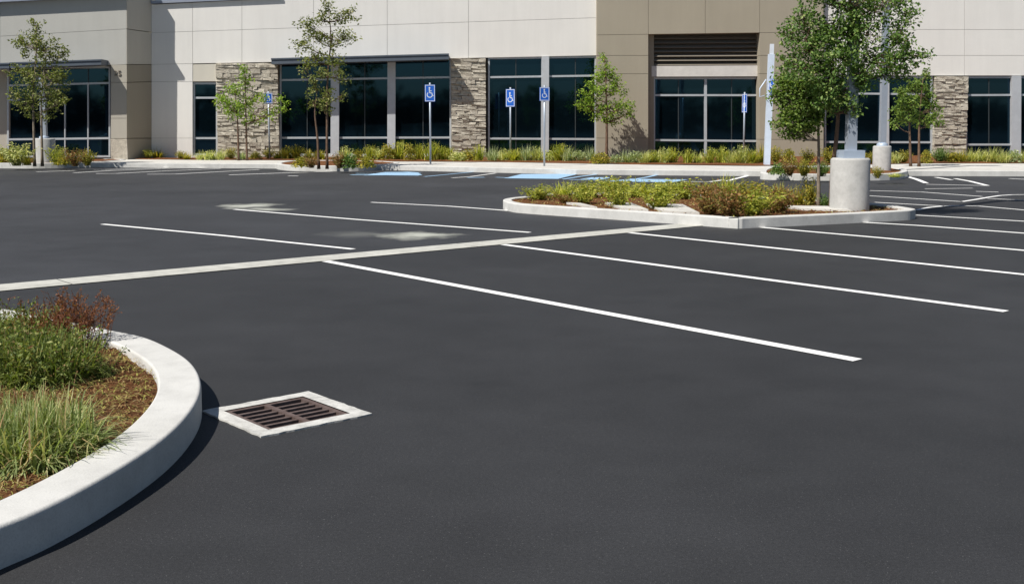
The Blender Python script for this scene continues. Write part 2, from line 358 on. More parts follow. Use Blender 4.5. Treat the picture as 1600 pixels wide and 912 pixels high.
# ------------------------------------------------------------------ kerbs
def offset_poly(P, d, closed=True):
    out = []; L = len(P)
    for i in range(L):
        if closed: a, b = P[i - 1], P[(i + 1) % L]
        else: a, b = P[max(i - 1, 0)], P[min(i + 1, L - 1)]
        t = (b - a).normalized(); out.append(P[i] + Vector((t.y, -t.x, 0)) * d)
    return out                               # d > 0: to the right of travel
def kerb(name, P, width, label, closed=True, h=.15, side=1, joints=()):
    """P: top outer edge at z=0; side=+1 when the bed lies to the left of travel"""
    prof = [(0, -.01), (0, h - .017), (-.002, h - .010), (-.006, h - .004), (-.011, h - .001), (-.017, h), (-width + .012, h), (-width + .003, h - .004), (-width, h - .014), (-width, h - .12)]
    rings = [[Vector((q.x, q.y, z)) for q in offset_poly(P, side * o, closed)] for o, z in prof]
    mb = MB(); L = len(P); k0 = len(mb.v)
    for r in rings: mb.v += [tuple(q) for q in r]
    for i in range(L if closed else L - 1):
        j = (i + 1) % L
        if i in joints: continue
        for a in range(len(rings) - 1):
            mb.f.append((a * L + i, a * L + j, (a + 1) * L + j, (a + 1) * L + i)); mb.sm.append(a not in (0, 5))
    if not closed:
        mb.f.append(tuple(a * L for a in range(len(rings)))); mb.sm.append(False)
        mb.f.append(tuple(a * L + L - 1 for a in reversed(range(len(rings))))); mb.sm.append(False)
    return tag(mb.build(name, 'kerb'), label, 'kerb', 'concrete kerbs', 'structure')
def bed(name, P, z, label, material='mulch', amp=.02, step=.08, mound=0):
    bm = bmesh.new(); vs = [bm.verts.new((q.x, q.y, z)) for q in P]; bm.faces.new(vs)
    bmesh.ops.triangulate(bm, faces=bm.faces[:])
    for _ in range(7):
        es = [e for e in bm.edges if e.calc_length() > step]
        if not es: break
        bmesh.ops.subdivide_edges(bm, edges=es, cuts=1); bmesh.ops.triangulate(bm, faces=bm.faces[:])
    bnd = {v for e in bm.edges if e.is_boundary for v in e.verts}
    for v in bm.verts:
        nz = noise.noise(v.co * 7) * amp + noise.noise(v.co * 30) * amp * .4
        v.co.z += nz - (amp * .5 if v in bnd else 0)
    me = bpy.data.meshes.new(name); bm.to_mesh(me); bm.free(); me.materials.append(M[material])
    for p in me.polygons: p.use_smooth = True
    o = bpy.data.objects.new(name, me); col.objects.link(o)
    return tag(o, label, 'planting bed', None, 'structure')
def flat(P): return [Vector((p.x, p.y, 0)) for p in P]
# near island (left foreground)
T = [at(x, y, .15) for x, y in ((0, 820), (60, 797), (150, 752), (250, 690), (300, 640), (316, 600), (300, 565), (260, 540), (220, 524), (160, 513), (0, 480))]
near_pts = flat(T) + [Vector(q) for q in ((-4.9, 8.65, 0), (-6.0, 8.7, 0), (-6.9, 7.8, 0), (-6.9, 6.4, 0), (-6.3, 5.0, 0), (-5.3, 3.8, 0), (-4.1, 2.85, 0), (-3.0, 2.45, 0), (-2.25, 2.75, 0), (-1.95, 3.12, 0))]
near = spline(near_pts, True, 9)
for _ in range(14): near = [(near[i - 1] + near[i] * 2 + near[(i + 1) % len(near)]) / 4 for i in range(len(near))]
kerb('kerb', near, .215, 'broad white curved concrete kerb of the near left planter')
near_in = offset_poly(near, -.207)
bed('planting_bed', near_in, .105, 'brown mulch bed inside the near left planter', amp=.03, step=.10)
# middle island
MI = [at(x, y, .15) for x, y in ((786, 312.5), (797, 316.5), (830, 320), (1000, 330.5), (1135, 339.5), (1156, 340.5), (1180, 339.5), (1300, 334.5), (1405, 329.5), (1427, 327.5), (1424, 325), (1367, 317.5), (1250, 310), (1000, 301), (870, 302), (815, 307), (793, 309.5))]
mid = spline(flat(MI), True, 6)
kerb('kerb', mid, .15, 'white concrete kerb round the middle planter island')
mid_in = offset_poly(mid, -.145)
bed('planting_bed', mid_in, .125, 'brown mulch bed of the middle planter island', amp=.02, step=.16)
# pale paving strip within the middle island
mb = MB()
for px0, px1, y0, y1 in ((885, 925, 316, 323), (945, 1005, 316, 327), (1010, 1085, 318, 332), (1225, 1322, 321, 328)):
    q = [at(px0, y0, .16), at(px1 - 18, y0 + 1, .16), at(px1 + 8, y1, .16), at(px0 + 24, y1 - 3, .16)]
    mb.hexa([p - Vector((0, 0, .06)) for p in q] + q)
tag(mb.build('paving_strip', 'walk'), 'pale concrete strip between the bushes of the middle planter', 'paving', kind='structure')

# far kerb line with three planters, sidewalk behind
def GP(x, y, z=0): p = at(x, y, z); return Vector((p.x, p.y, 0))
def rounded(pts, n=5): return spline([GP(*q) for q in pts], False, n)
front = [(-260, 261.5), (205, 262), (430, 263.5), (620, 266.3), (900, 272.8), (1190, 275.5), (1300, 275.5), (1440, 275), (1560, 275.5), (1900, 276.5)]
FP = [GP(*q) for q in front]
kerb('kerb', FP, .16, 'long pale kerb along the front sidewalk', closed=False, side=1)
back_y = 45.5
mb = MB()
inner = offset_poly(FP, -.15, False)
for i in range(len(inner) - 1):
    a, b = inner[i], inner[i + 1]
    mb.face([Vector((a.x, a.y, .148)), Vector((b.x, b.y, .148)), Vector((b.x, back_y, .148)), Vector((a.x, back_y, .148))])
tag(mb.build('sidewalk', 'walk'), 'bright concrete sidewalk along the building front', 'sidewalk', kind='structure')
def peninsula(pix, lab_k, lab_b):
    P = spline([GP(*q) for q in pix], True, 5)
    k = kerb('kerb', P, .16, lab_k, h=.17); inn = offset_poly(P, -.155)
    bed('planting_bed', inn, .165, lab_b, amp=.03, step=.3)
peninsula([(-70, 257), (-40, 262), (30, 263.3), (80, 263), (130, 261.5), (175, 258.8), (196, 256.4), (150, 255), (60, 253.2), (-40, 253)], 'pale kerb of the far left planter', 'mulch bed of the far left planter')
peninsula([(432, 263), (450, 266.8), (500, 267.8), (560, 267.5), (600, 265.2), (624, 262), (590, 259.3), (520, 258), (460, 258.5)], 'pale kerb of the middle planter before the canopied windows', 'mulch bed of the planter before the canopied windows')
peninsula([(1188, 278.5), (1200, 281), (1290, 282.5), (1390, 281.5), (1418, 276.5), (1400, 272), (1330, 270), (1230, 270), (1196, 272)], 'pale kerb of the far right planter', 'mulch bed of the far right planter')
# planting strip against the building
mb = MB(); strip_pts = [(-60, 248), (205, 248.5), (300, 249.5), (440, 250.2), (620, 252), (780, 253), (950, 256), (1010, 257), (1180, 259), (1300, 258), (1450, 255), (1600, 255), (1760, 255)]
SPts = [GP(x, y, .16) for x, y in strip_pts]
poly = SPts + [Vector((SPts[-1].x, 43.2, 0)), Vector((SPts[0].x, 43.2, 0))]
bed('planting_bed', poly, .175, 'long mulch bed along the foot of the building', amp=.03, step=.5)

# ------------------------------------------------------------------ the building
YAW = R(4); Q = ptY(932, 248, 42.0)
E1 = Vector((math.cos(YAW), math.sin(YAW), 0)); EN = Vector((math.sin(YAW), -math.cos(YAW), 0))   # along, out of the wall
def fac(px, py, o=0.0):
    d = ray(px, py); o3 = Vector((0, 0, EYE)); P0 = Q + EN * o
    t = (P0 - o3).dot(EN) / d.dot(EN); return o3 + d * t
def prism(mb, pix, ref, o0, o1):             # corner pixels tl, tr, br, bl on the plane ref, thickened from o0 (back) to o1 (front)
    P = [fac(x, y, ref) - EN * ref for x, y in pix]
    back = [p + EN * o0 for p in P]; fr = [p + EN * o1 for p in P]
    mb.hexa([back[3], back[2], fr[2], fr[3], back[0], back[1], fr[1], fr[0]])
def lerp(a, b, t): return a + (b - a) * t
bld = empty('office_building', (Q.x, Q.y, .15), 'long beige and white office building with stone piers and dark windows', 'building')
def bpart(mb, name, ml, label=None, parent=None):
    o = mb.build(name, ml)
    p = parent or bld
    o.parent = p
    o.matrix_parent_inverse = Matrix.Translation(-Vector(bld.location))
    if label: o['label'] = label
    return o
def panels(mb, xs, rows, ref, o0, o1, gap=.27):
    """xs: pixel columns; rows: list of functions x -> y"""
    for i in range(len(xs) - 1):
        for j in range(len(rows) - 1):
            x0, x1 = xs[i] + gap, xs[i + 1] - gap
            prism(mb, [(x0, rows[j](x0) + gap), (x1, rows[j](x1) + gap), (x1, rows[j + 1](x1) - gap), (x0, rows[j + 1](x0) - gap)], ref, o0, o1)
def ln(x0, y0, x1, y1): return lambda x: y0 + (y1 - y0) * (x - x0) / (x1 - x0)
k_ = lambda v: (lambda x: v)
# --- left wing: proud of the main wall
OW = 1.15
top1 = ln(0, 2, 197, -8); j11 = ln(0, 57, 197, 45.5); j12 = ln(0, 109, 197, 101)
mb = MB(); panels(mb, [-420, -200, 0, 197.6], [top1, j11, j12], OW, OW - .3, OW); bpart(mb, 'wall', 'wing_white', 'off-white upper wall of the left wing')
mb = MB(); prism(mb, [(60, -75), (197.3, -75), (197.3, -13), (60, -9)], OW, OW - .4, OW - .05); bpart(mb, 'added_shadow_block', 'wing_white')  # unseen raised block, added so its shadow covers the white wall's corner
mb = MB(); panels(mb, [173, 198], [ln(0, 101, 198, 101), k_(129), k_(185), k_(216.5)], OW, OW - .3, OW - .004)
bpart(mb, 'wall', 'wing_tan', 'tan lower wall at the corner of the left wing')
mb = MB(); panels(mb, [-60, 12], [k_(109), k_(250)], OW, OW - .5, OW - .25); bpart(mb, 'wall', 'wing_tan', 'tan lower wall at the left edge')
mb = MB(); prism(mb, [(173, 217), (198.5, 217), (200, 252), (174, 252)], OW, OW - .35, OW + .03); bpart(mb, 'stone_base', 'stone')
cu = bpy.data.curves.new('house_number', 'FONT'); cu.body = '25'; cu.size = .26; cu.extrude = .012; cu.align_x = 'CENTER'
tmp = bpy.data.objects.new('house_number', cu); col.objects.link(tmp)
me = bpy.data.meshes.new_from_object(tmp.evaluated_get(bpy.context.evaluated_depsgraph_get())); bpy.data.objects.remove(tmp); me.materials.clear(); me.materials.append(M['louvre'])
hn = bpy.data.objects.new('house_number', me); col.objects.link(hn); hn.parent = bld; hn.matrix_parent_inverse = Matrix.Translation(-Vector(bld.location))
hn.location = fac(184, 118.5, OW + .012); hn.rotation_euler = (R(90), 0, YAW)
# splayed return wall to the main facade
mb = MB()
def retq(y0, y1, inset=0):
    a0, a1 = fac(198, y0, OW), fac(199.3, y1, OW); c0, c1 = fac(236, y0, 0), fac(236.5, y1, 0)
    return a0, a1, c0, c1
RT = [(-8, -4), (45.5, 51), (101, 101), (129, 128), (216.5, 216), (252, 250)]
mbw, mbt = MB(), MB()
for k in range(5):
    ya, yb = RT[k], RT[k + 1]
    A0, A1 = fac(198, ya[0] + .5, OW), fac(198 + (1.3 if k == 4 else .3), yb[0] - .5, OW)
    C0, C1 = fac(237.6, ya[1] + .5, -.05), fac(237.9, yb[1] - .5, -.05)
    dd = (C0 - A0).cross(Vector((0, 0, 1))).normalized() * .25
    bk = [A1 - dd, C1 - dd, C1, A1, A0 - dd, C0 - dd, C0, A0]
    (mbw if k < 2 else mbt).hexa(bk)
bpart(mbw, 'wall', 'return_wall', 'upper splayed return wall beside the left wing'); bpart(mbt, 'wall', 'tan', 'lower splayed return wall beside the left wing')
# --- main white wall
top2 = ln(268, 6, 440, -2.5); j21 = ln(268, 50.5, 932, 28); j22 = ln(236, 101, 440, 97); j23 = ln(440, 97, 932, 87)
mb = MB(); xs = [236.5, 301, 378, 490, 605, 732, 932]
for i in range(len(xs) - 1):
    b = j22 if xs[i + 1] <= 440 else j23
    panels(mb, [xs[i], xs[i + 1]], [top2, j21, b], 0, -.3, 0)
panels(mb, [236.5, 301], [j22, k_(128), k_(216), k_(250)], 0, -.3, -.003)
bpart(mb, 'wall', 'white', 'white main wall above the canopied windows')
mb = MB(); prism(mb, [(301.5, 101), (340.5, 100), (340.5, 127.3), (301.5, 127.5)], 0, -.3, -.004); bpart(mb, 'wall', 'cream', 'cream panel above the narrow window')
# --- tan bay with louvre
j31 = ln(932, 55, 1290, 50); j32 = k_(87); j33 = k_(115.5)
mb = MB(); OT = .22
panels(mb, [932.5, 1013, 1102, 1187, 1287], [k_(-60), j31], OT, OT - .5, OT)
panels(mb, [932.5, 1013], [j31, j32, j33, k_(216), k_(256)], OT, OT - .5, OT)
panels(mb, [1187, 1287], [j31, j32, j33, k_(218), k_(258)], OT, OT - .5, OT)
prism(mb, [(1009, 50), (1021, 50), (1021, 256), (1009, 256)], -.2, -.6, -.12)
bpart(mb, 'wall', 'tan', 'tan painted bay round the louvre and its window')
mb = MB(); prism(mb, [(1020, 54), (1187, 52), (1187, 104), (1020, 104)], -.35, -.6, -.4); 
for k in range(7):
    y = 58 + k * 6.9
    a, b = fac(1020.5, y, -.2), fac(1186.5, y - .8, -.2)
    s1, s2 = EN * .10 - Vector((0, 0, .085)), EN * -.10 + Vector((0, 0, .045)); th = Vector((0, 0, .012))
    mb.hexa([a + s1, b + s1, b + s2, a + s2, a + s1 + th, b + s1 + th, b + s2 + th, a + s2 + th])
bpart(mb, 'louvre_panel', 'louvre')
mb = MB(); prism(mb, [(1018, 103.5), (1187, 102.5), (1187, 119.5), (1018, 120)], -.12, -.5, -.1); bpart(mb, 'lintel', 'beam')
# --- right white wall
mb = MB(); panels(mb, [1287.5, 1400, 1507, 1690, 1880], [k_(-40), k_(46.5), k_(87), k_(118.5)], 0, -.3, 0)
bpart(mb, 'wall', 'white', 'white upper wall at the right end')
# --- core behind the panels, roof
def core(x0, x1, yt, o0, o1, yb=252, yt1=None, yb1=None, ml='tan', lb='rear body of the building'):
    mb = MB(); prism(mb, [(x0, yt), (x1, yt if yt1 is None else yt1), (x1, yb if yb1 is None else yb1), (x0, yb)], max(o1, 0) if o1 > 0 else 0, o0, o1); bpart(mb, 'wall', ml, lb)
core(237, 932, 8, -14, -.62); core(932, 1286.7, -59, -14, -.62, 258); core(1287, 1880, -39, -14, -.62, 256); core(-420, 236, -3, -14, -.62)
wb = 'backing seen in the panel joints'
core(237, 301, top2(237) + 2, -.55, -.02, 250, ml='wing_white', lb=wb); core(301, 932, top2(301) + 2, -.55, -.02, 98, yt1=-20, yb1=86, ml='wing_white', lb=wb)
core(-400, 197, 22, OW - .6, OW - .02, 106, yt1=0, yb1=100, ml='wing_white', lb=wb); core(1288, 1880, -38, -.6, -.02, 117, ml='wing_white', lb=wb)
mb = MB()
prism(mb, [(-420, -2 + 22), (197.5, -10.5), (197.5, -5.5), (-420, 26)], OW, OW - .5, OW + .22)
bpart(mb, 'coping', 'coping')
mb = MB(); prism(mb, [(237, 1.5), (440, -6), (440, -2.5), (237, 6.5)], 0, -.5, .10); bpart(mb, 'coping', 'coping')
# --- stone piers built of split stones
def pier(pix, o=.10):
    (x0, y0), (x1, y1) = pix
    A, Bq = fac(x0, y1, 0), fac(x1, y1, 0); W = (Bq - A).length; H = fac(x0, y0, 0).z - A.z
    mb = MB(); z = -.1; r = random.Random(int(x0))
    while z < H - .01:
        h = min(r.choice((.05, .065, .085, .11, .14)), H - z); u = 0
        while u < W - .005:
            l = min(r.uniform(.13, .45), W - u)
            if W - u - l < .1: l = W - u
            pr = o + r.uniform(-.028, .028); gz = .003
            j = lambda s=.012: r.uniform(-s, s)
            base = A + E1 * u + Vector((0, 0, z))
            def P(uu, zz, oo): return base + E1 * uu + Vector((0, 0, zz)) + EN * oo
            mb.hexa([P(.004, gz, -.35), P(l - .004, gz, -.35), P(l - .004 + j(), gz + j(), pr + j(.022)), P(.004 + j(), gz + j(), pr + j(.022)),
                     P(.004, h - gz, -.35), P(l - .004, h - gz, -.35), P(l - .004 + j(), h - gz + j(), pr + j(.022)), P(.004 + j(), h - gz + j(), pr + j(.022))])
            u += l
        z += h
    o_ = bpart(mb, 'stone_pier', 'stone'); return o_
for pp in (((341, 98.5), (437, 250)), ((705.5, 91.5), (759, 252)), ((1456.5, 119.5), (1507, 256))): pier(pp)
# --- windows
def window(x0, x1, ytop, ybot, trans, lower, label, mull=(), dark=(), cols=(), extra=(), rec=-.22, sill=True, fw=2.6):
    fr = MB(); fo0, fo1 = rec - .08, rec + .06
    yt = ytop if callable(ytop) else k_(ytop)
    def bar(xa, ya, xb, yb, wpx, o1=fo1):
        if abs(xb - xa) > abs(yb - ya): prism(fr, [(xa, ya - wpx / 2), (xb, yb - wpx / 2), (xb, yb + wpx / 2), (xa, ya + wpx / 2)], rec, fo0, o1)
        else: prism(fr, [(xa - wpx / 2, ya), (xa + wpx / 2, ya), (xb + wpx / 2, yb), (xb - wpx / 2, yb)], rec, fo0, o1)
    bar(x0 + fw / 2, yt(x0), x0 + fw / 2, ybot, fw); bar(x1 - fw / 2, yt(x1), x1 - fw / 2, ybot, fw)
    hb = [(yt(x0) + 1.6, yt(x1) + 1.6, 3)] + [(a, b, 3.0) for a, b in (trans, lower)] + [(ybot - 1.5, ybot - 1.5, 3)]
    for a, b, wv in hb: bar(x0 + fw, a, x1 - fw, b, wv, fo1 - .004)
    for x, ya, yb, wv in mull: bar(x, ya, x, yb, wv, fo1 - .008)
    for xa, ya, xb, yb in extra: bar(xa, ya, xb, yb, 2.6, fo1 - .006)
    f = bpart(fr, 'window', 'frame', label)
    pn = MB(); prism(pn, [(x0 + 1, yt(x0) + 1), (x1 - 1, yt(x1) + 1), (x1 - 1, ybot - 1), (x0 + 1, ybot - 1)], rec, rec - .03, rec - .01)
    p = pn.build('pane', 'glass'); p.parent = f
    if dark:
        for x in dark:
            dk = MB(); prism(dk, [(x - .7, yt(x) + 2), (x + .7, yt(x) + 2), (x + .7, ybot - 2), (x - .7, ybot - 2)], rec, rec - .02, rec + .012)
            q = dk.build('glazing_bar', 'dark_mullion'); q.parent = f
    for x, wv, ya, yb in cols:
        cm = MB(); prism(cm, [(x - wv / 2, ya), (x + wv / 2, ya), (x + wv / 2 - .5, yb), (x - wv / 2 - .5, yb)], rec, rec - .1, rec + .16); q = cm.build('column', 'column'); q.parent = f
    if sill:
        sm = MB(); prism(sm, [(x0 - 1, ybot), (x1 + 1, ybot), (x1 + 1, ybot + 8), (x0 - 1, ybot + 8)], rec, rec - .3, .06); q = sm.build('sill', 'walk'); q.parent = f
    return f
window(12, 173, ln(12, 105, 173, 104), 246, (134, 130), (218, 216), 'large dark window of the left wing under its canopy', mull=((138, 131, 246, 1.8), (102, 160, 246, 1.8)), dark=(138.01,), extra=((12, 157, 32, 156),), rec=OW - .25)
window(302.5, 340.5, 129, 243, (153, 153), (216, 216), 'narrow dark window beside the first stone pier', rec=-.15)
window(437.5, 705, ln(437, 97, 705, 91), 243, (125.5, 121), (215.5, 215), 'wide dark window with steel columns under the central canopy', dark=(480, 570, 661), cols=((524, 13, 97, 250), (612, 12.5, 95, 250)), rec=-.2)
window(762.5, 931.5, ln(762, 90, 931, 87.5), 245, (121, 118.5), (216.5, 217.5), 'dark window with one column below the white wall', dark=(806, 899), cols=((851.5, 11.5, 89, 250),), rec=-.12)
window(1020.5, 1187, 121, 250, (149, 149), (219, 220.5), 'dark window with a cross frame below the louvre', mull=((1102, 122, 250, 4),), dark=(1060, 1143), rec=-.3)
window(1287.5, 1456, 119.5, 250, (146, 147.5), (222, 222.5), 'dark window half hidden behind the big tree', dark=(1330, 1420), cols=((1381, 12, 119, 252),), rec=-.12)
window(1507.5, 1700, 119.5, 250, (149, 148), (226, 226), 'dark window right of the last stone pier', dark=(1545,), cols=((1585.5, 14, 119, 252),), rec=-.12)
# --- canopies
def canopy(x0, x1, ya, yb, th, o_base, proj, label):
    mb = MB(); prism(mb, [(x0, ya), (x1, yb), (x1, yb + th), (x0, ya + th)], o_base + proj, o_base - .02, o_base + proj)
    c = bpart(mb, 'canopy', 'canopy', label)
    lip = MB(); prism(lip, [(x0 - .5, ya - 1.2), (x1 + .5, yb - 1.2), (x1 + .5, yb + 1), (x0 - .5, ya + 1)], o_base + proj, o_base - .01, o_base + proj + .03)
    q = lip.build('fascia_lip', 'canopy'); q.parent = c
canopy(424, 701, 92.5, 85, 8, 0, .85, 'blue-grey flat canopy over the wide central window')
canopy(16, 158, 99, 94, 7.5, OW, .8, 'blue-grey flat canopy over the left wing window'); canopy(-200, 14.5, 106, 99.5, 7.5, OW, .8, 'blue-grey canopy at the left edge')
# ------------------------------------------------------------------ lamp posts
def lamp(px, py, dia_px, top_y, pole_w, pole_top, label, zb=.15, head=True, plate=True, cap=None):
    g = at(px, py, zb); rpx = dia_px / 2; r = rpx * g.y / F
    c = Vector((g.x, g.y + r, zb)); e = empty('lamp_post', c, label, 'lamp post', 'parking lot lamp posts')
    H = ptY(px, top_y, c.y - r * .2).z - zb
    mb = MB(); mb.lathe([(r, -.1), (r, H - .035), (r - .008, H - .015), (r - .03, H), (.01, H)], (0, 0, 0), 64); mb.build('concrete_base', 'pole_base', e)
    w_ = pole_w * c.y / F
    if plate:
        mb = MB(); mb.box((0, 0, H + .055), (r * 1.12, r * 1.12, .13), R(3)); mb.build('base_cover', 'pole_plate', e)
    mb = MB(); hz = pole_top - zb
    k0 = H + (.1 if plate else -.02); mb.box((0, 0, (k0 + hz) / 2), (w_, w_, hz - k0), R(3)); mb.build('pole', 'pole', e)
    if head:
        mb = MB(); mb.box((.45, 0, hz - .05), (.75, .36, .14), R(3)); mb.box((.1, 0, hz - .05), (.3, .08, .08), R(3)); mb.build('lamp_head', 'pole_plate', e)
    if not plate:
        mb = MB(); mb.lathe([(w_ * .95, H - .01), (w_ * .95, H + .05), (w_ * .6, H + .09), (w_ * .5, H + .09)], seg=20); mb.build('base_collar', 'pole_plate', e)
    return e
lamp(1336, 328, 61, 247, 14.5, 7.5, 'grey steel lamp post on a thick concrete base in the middle planter island')
lamp(1382, 268, 28, 228, 9, 7.5, 'farther lamp post on a concrete base in the far right planter', plate=False)
lamp(64, 255.5, 32, 216.5, 8, 2.9, 'lamp post on a concrete base hidden behind the far left tree', plate=False, head=False)

# ------------------------------------------------------------------ signs
def wheelchair(e, w, h, ml='sign_white', y=-.012):
    mb = MB()
    def disc(cx, cz, r0, r1, a0, a1, n=20):
        for k in range(n):
            t0, t1 = lerp(a0, a1, k / n), lerp(a0, a1, (k + 1) / n)
            q = [(cx + r * math.cos(t), cz + r * math.sin(t)) for r, t in ((r0, t0), (r1, t0), (r1, t1), (r0, t1))]
            mb.hexa([(x, y, z) for x, z in q] + [(x, y - .002, z) for x, z in q])
    def seg(x0, z0, x1, z1, t):
        d = Vector((x1 - x0, 0, z1 - z0)).normalized(); n_ = Vector((-d.z, 0, d.x)) * t / 2; a, b = Vector((x0, y, z0)), Vector((x1, y, z1)); o = Vector((0, -.002, 0))
        mb.hexa([a - n_, b - n_, b + n_, a + n_, a - n_ + o, b - n_ + o, b + n_ + o, a + n_ + o])
    s = w
    disc(-.04 * s, .50 * s, .001, .085 * s, 0, 2 * math.pi)
    seg(-.05 * s, .40 * s, -.03 * s, .02 * s, .10 * s); seg(-.04 * s, .22 * s, .17 * s, .22 * s, .07 * s)
    seg(-.03 * s, .02 * s, .18 * s, .02 * s, .09 * s); seg(.17 * s, .03 * s, .27 * s, -.30 * s, .09 * s); seg(.26 * s, -.28 * s, .36 * s, -.25 * s, .06 * s)
    disc(-.02 * s, -.16 * s, .21 * s, .29 * s, R(130), R(340))
    return mb.build('wheelchair_symbol', ml, e)
def sign(px, base_y, x0, x1, y0, y1, label, rz=0, zb=.15, post_r=.03, arrow=False):
    g = at(px, base_y, zb); e = empty('accessible_parking_sign', g, label, 'sign', 'blue accessible parking signs')
    zt, zl = ptY(px, y0, g.y).z - zb, ptY(px, y1, g.y).z - zb
    W_ = (x1 - x0) * g.y / F; H_ = zt - zl; zc = (zt + zl) / 2
    mb = MB(); mb.tube([(0, .03, -.08), (0, .03, zt + .06)], post_r, 12); mb.build('post', 'post', e)
    pn = MB(); pn.box((0, -.006 - (post_r - .03), 0), (W_, .008, H_)); p = pn.build('sign_panel', 'sign_blue', e); p.location = (0, 0, zc); p.rotation_euler = (0, 0, rz)
    bd = MB(); t = .018; yb_ = -.0115 - (post_r - .03)
    for cx, cz, dx, dz in ((0, H_ / 2 - .02, W_ - .02, t), (0, -H_ / 2 + .02, W_ - .02, t)): bd.box((cx, yb_, cz), (dx, .002, dz))
    for cx in (W_ / 2 - .02, -W_ / 2 + .02): bd.box((cx, yb_, 0), (t, .002, H_ - .06))
    bd.build('border', 'sign_white', p)
    wheelchair(p, min(W_, H_ * .62), H_, y=-.0105 - (post_r - .03)); 
    return e
sign(672.5, 256, 664.5, 680.5, 132.5, 159, 'blue wheelchair sign on a post by the canopied window')
sign(797.5, 251, 792, 807, 139.5, 167, 'blue wheelchair sign turned slightly aside before the middle of the next window', rz=R(-22))
sign(850.5, 259.5, 845, 861, 136.5, 158, 'blue wheelchair sign in front of the steel window column', rz=R(12))
sign(421, 249, 415, 427.5, 145.5, 162, 'blue wheelchair sign half hidden behind the small double tree', rz=R(10))
sign(1162, 252, 1154, 1170, 147, 176, 'blue wheelchair sign seen nearly edge-on before the louvre window', rz=R(-74))
# tall pale post with a sign seen from its edge
g = at(1198, 259, .15); e = empty('tall_sign_post', g, 'tall pale blue square post with a sign seen edge-on before the tan wall', 'sign post')
ht = ptY(1203, 85, g.y).z - .15; hc = ptY(1203, 69, g.y).z - .15; sh = ptY(1201, 136, g.y).z - .15
tl = Matrix.Rotation(R(1.2), 3, 'Y')
mb = MB(); mb.box(tl @ Vector((0, 0, ht / 2)), (.175, .14, ht), X=tl); mb.build('post', 'pale_post', e)
mb = MB(); mb.box(tl @ Vector((0.01, 0, (ht + hc) / 2)), (.11, .09, hc - ht), X=tl); mb.build('post_cap', 'sign_white', e)
mb = MB(); mb.box((0, 0, 0), (.30, .012, .46)); p = mb.build('sign_panel', 'sign_blue', e); p.location = tl @ Vector((0, -.11, sh)); p.rotation_euler = (0, 0, R(-60))
mb = MB(); mb.box((0, -.009, .2), (.26, .004, .02)); mb.box((0, -.009, -.2), (.26, .004, .02)); mb.box((.12, -.009, 0), (.02, .004, .38)); mb.box((-.12, -.009, 0), (.02, .004, .38)); mb.build('border', 'sign_white', p); wheelchair(p, .28, .46, y=-.009)
mb = MB(); mb.tube([(-.1, -.08, sh - .26), (-.28, -.08, sh - .30), (-.27, -.08, sh - .05), (-.09, -.08, sh + .22)], .018, 8); mb.build('bracket', 'pale_post', e)

# ------------------------------------------------------------------ storm drain
e = empty('storm_drain', gcen, 'rusty iron storm drain grate in a white concrete square beside the near kerb', 'storm drain', rz=math.atan2(gax.y, gax.x))
A = .315; mb = MB(); ring = [(-A, -A), (A, -A), (A, A), (-A, A)]; r2 = random.Random(3)
def edge_pts(h, jit, n=14):
    out = []
    for k in range(4):
        (x0, y0), (x1, y1) = [(q[0] * h / A, q[1] * h / A) for q in (ring[k], ring[(k + 1) % 4])]
        for j in range(n):
            t = j / n; out.append((lerp(x0, x1, t) + r2.uniform(-jit, jit), lerp(y0, y1, t) + r2.uniform(-jit, jit)))
    return out
eo, ei = edge_pts(A, .005), edge_pts(GH - .001, 0); Ln = len(eo)
for k in range(Ln):
    j = (k + 1) % Ln
    mb.face([(*eo[k], .009), (*eo[j], .009), (*ei[j], .009), (*ei[k], .009)]); mb.face([(*eo[j], .009), (*eo[k], .009), (*eo[k], -.02), (*eo[j], -.02)])
mb.build('concrete_apron', 'apron', e)
mb = MB(); s = GH - .002; z0, z1 = -.03, .004; fr_ = .028
for c_, d_ in (((0, s - fr_ / 2), (2 * s, fr_)), ((0, -s + fr_ / 2), (2 * s, fr_)), ((s - fr_ / 2, 0), (fr_, 2 * s - 2 * fr_ - .001)), ((-s + fr_ / 2, 0), (fr_, 2 * s - 2 * fr_ - .001)), ((0, 0), (.032, 2 * s - 2 * fr_ - .001))):
    mb.box((c_[0], c_[1], (z0 + z1) / 2), (d_[0], d_[1], z1 - z0))
nb = 6; inner_h = 2 * s - 2 * fr_; pit_ = inner_h / nb
for k in range(1, nb):
    y = -inner_h / 2 + k * pit_
    for sx in (-1, 1):
        mb.box((sx * (.016 + (s - fr_ - .016) / 2), y, (z0 + z1) / 2 - .002), (s - fr_ - .016 - .001, .023, z1 - z0))
mb.build('grate', 'iron', e)
mb = MB(); hh_ = GH + .01
for a, b in ((( -hh_, -hh_), (hh_, -hh_)), ((hh_, -hh_), (hh_, hh_)), ((hh_, hh_), (-hh_, hh_)), ((-hh_, hh_), (-hh_, -hh_))): mb.face([(*a, -.02), (*b, -.02), (*b, -.6), (*a, -.6)])
mb.face([(-hh_, -hh_, -.6), (hh_, -hh_, -.6), (hh_, hh_, -.6), (-hh_, hh_, -.6)]); mb.build('pit', 'pit', e)

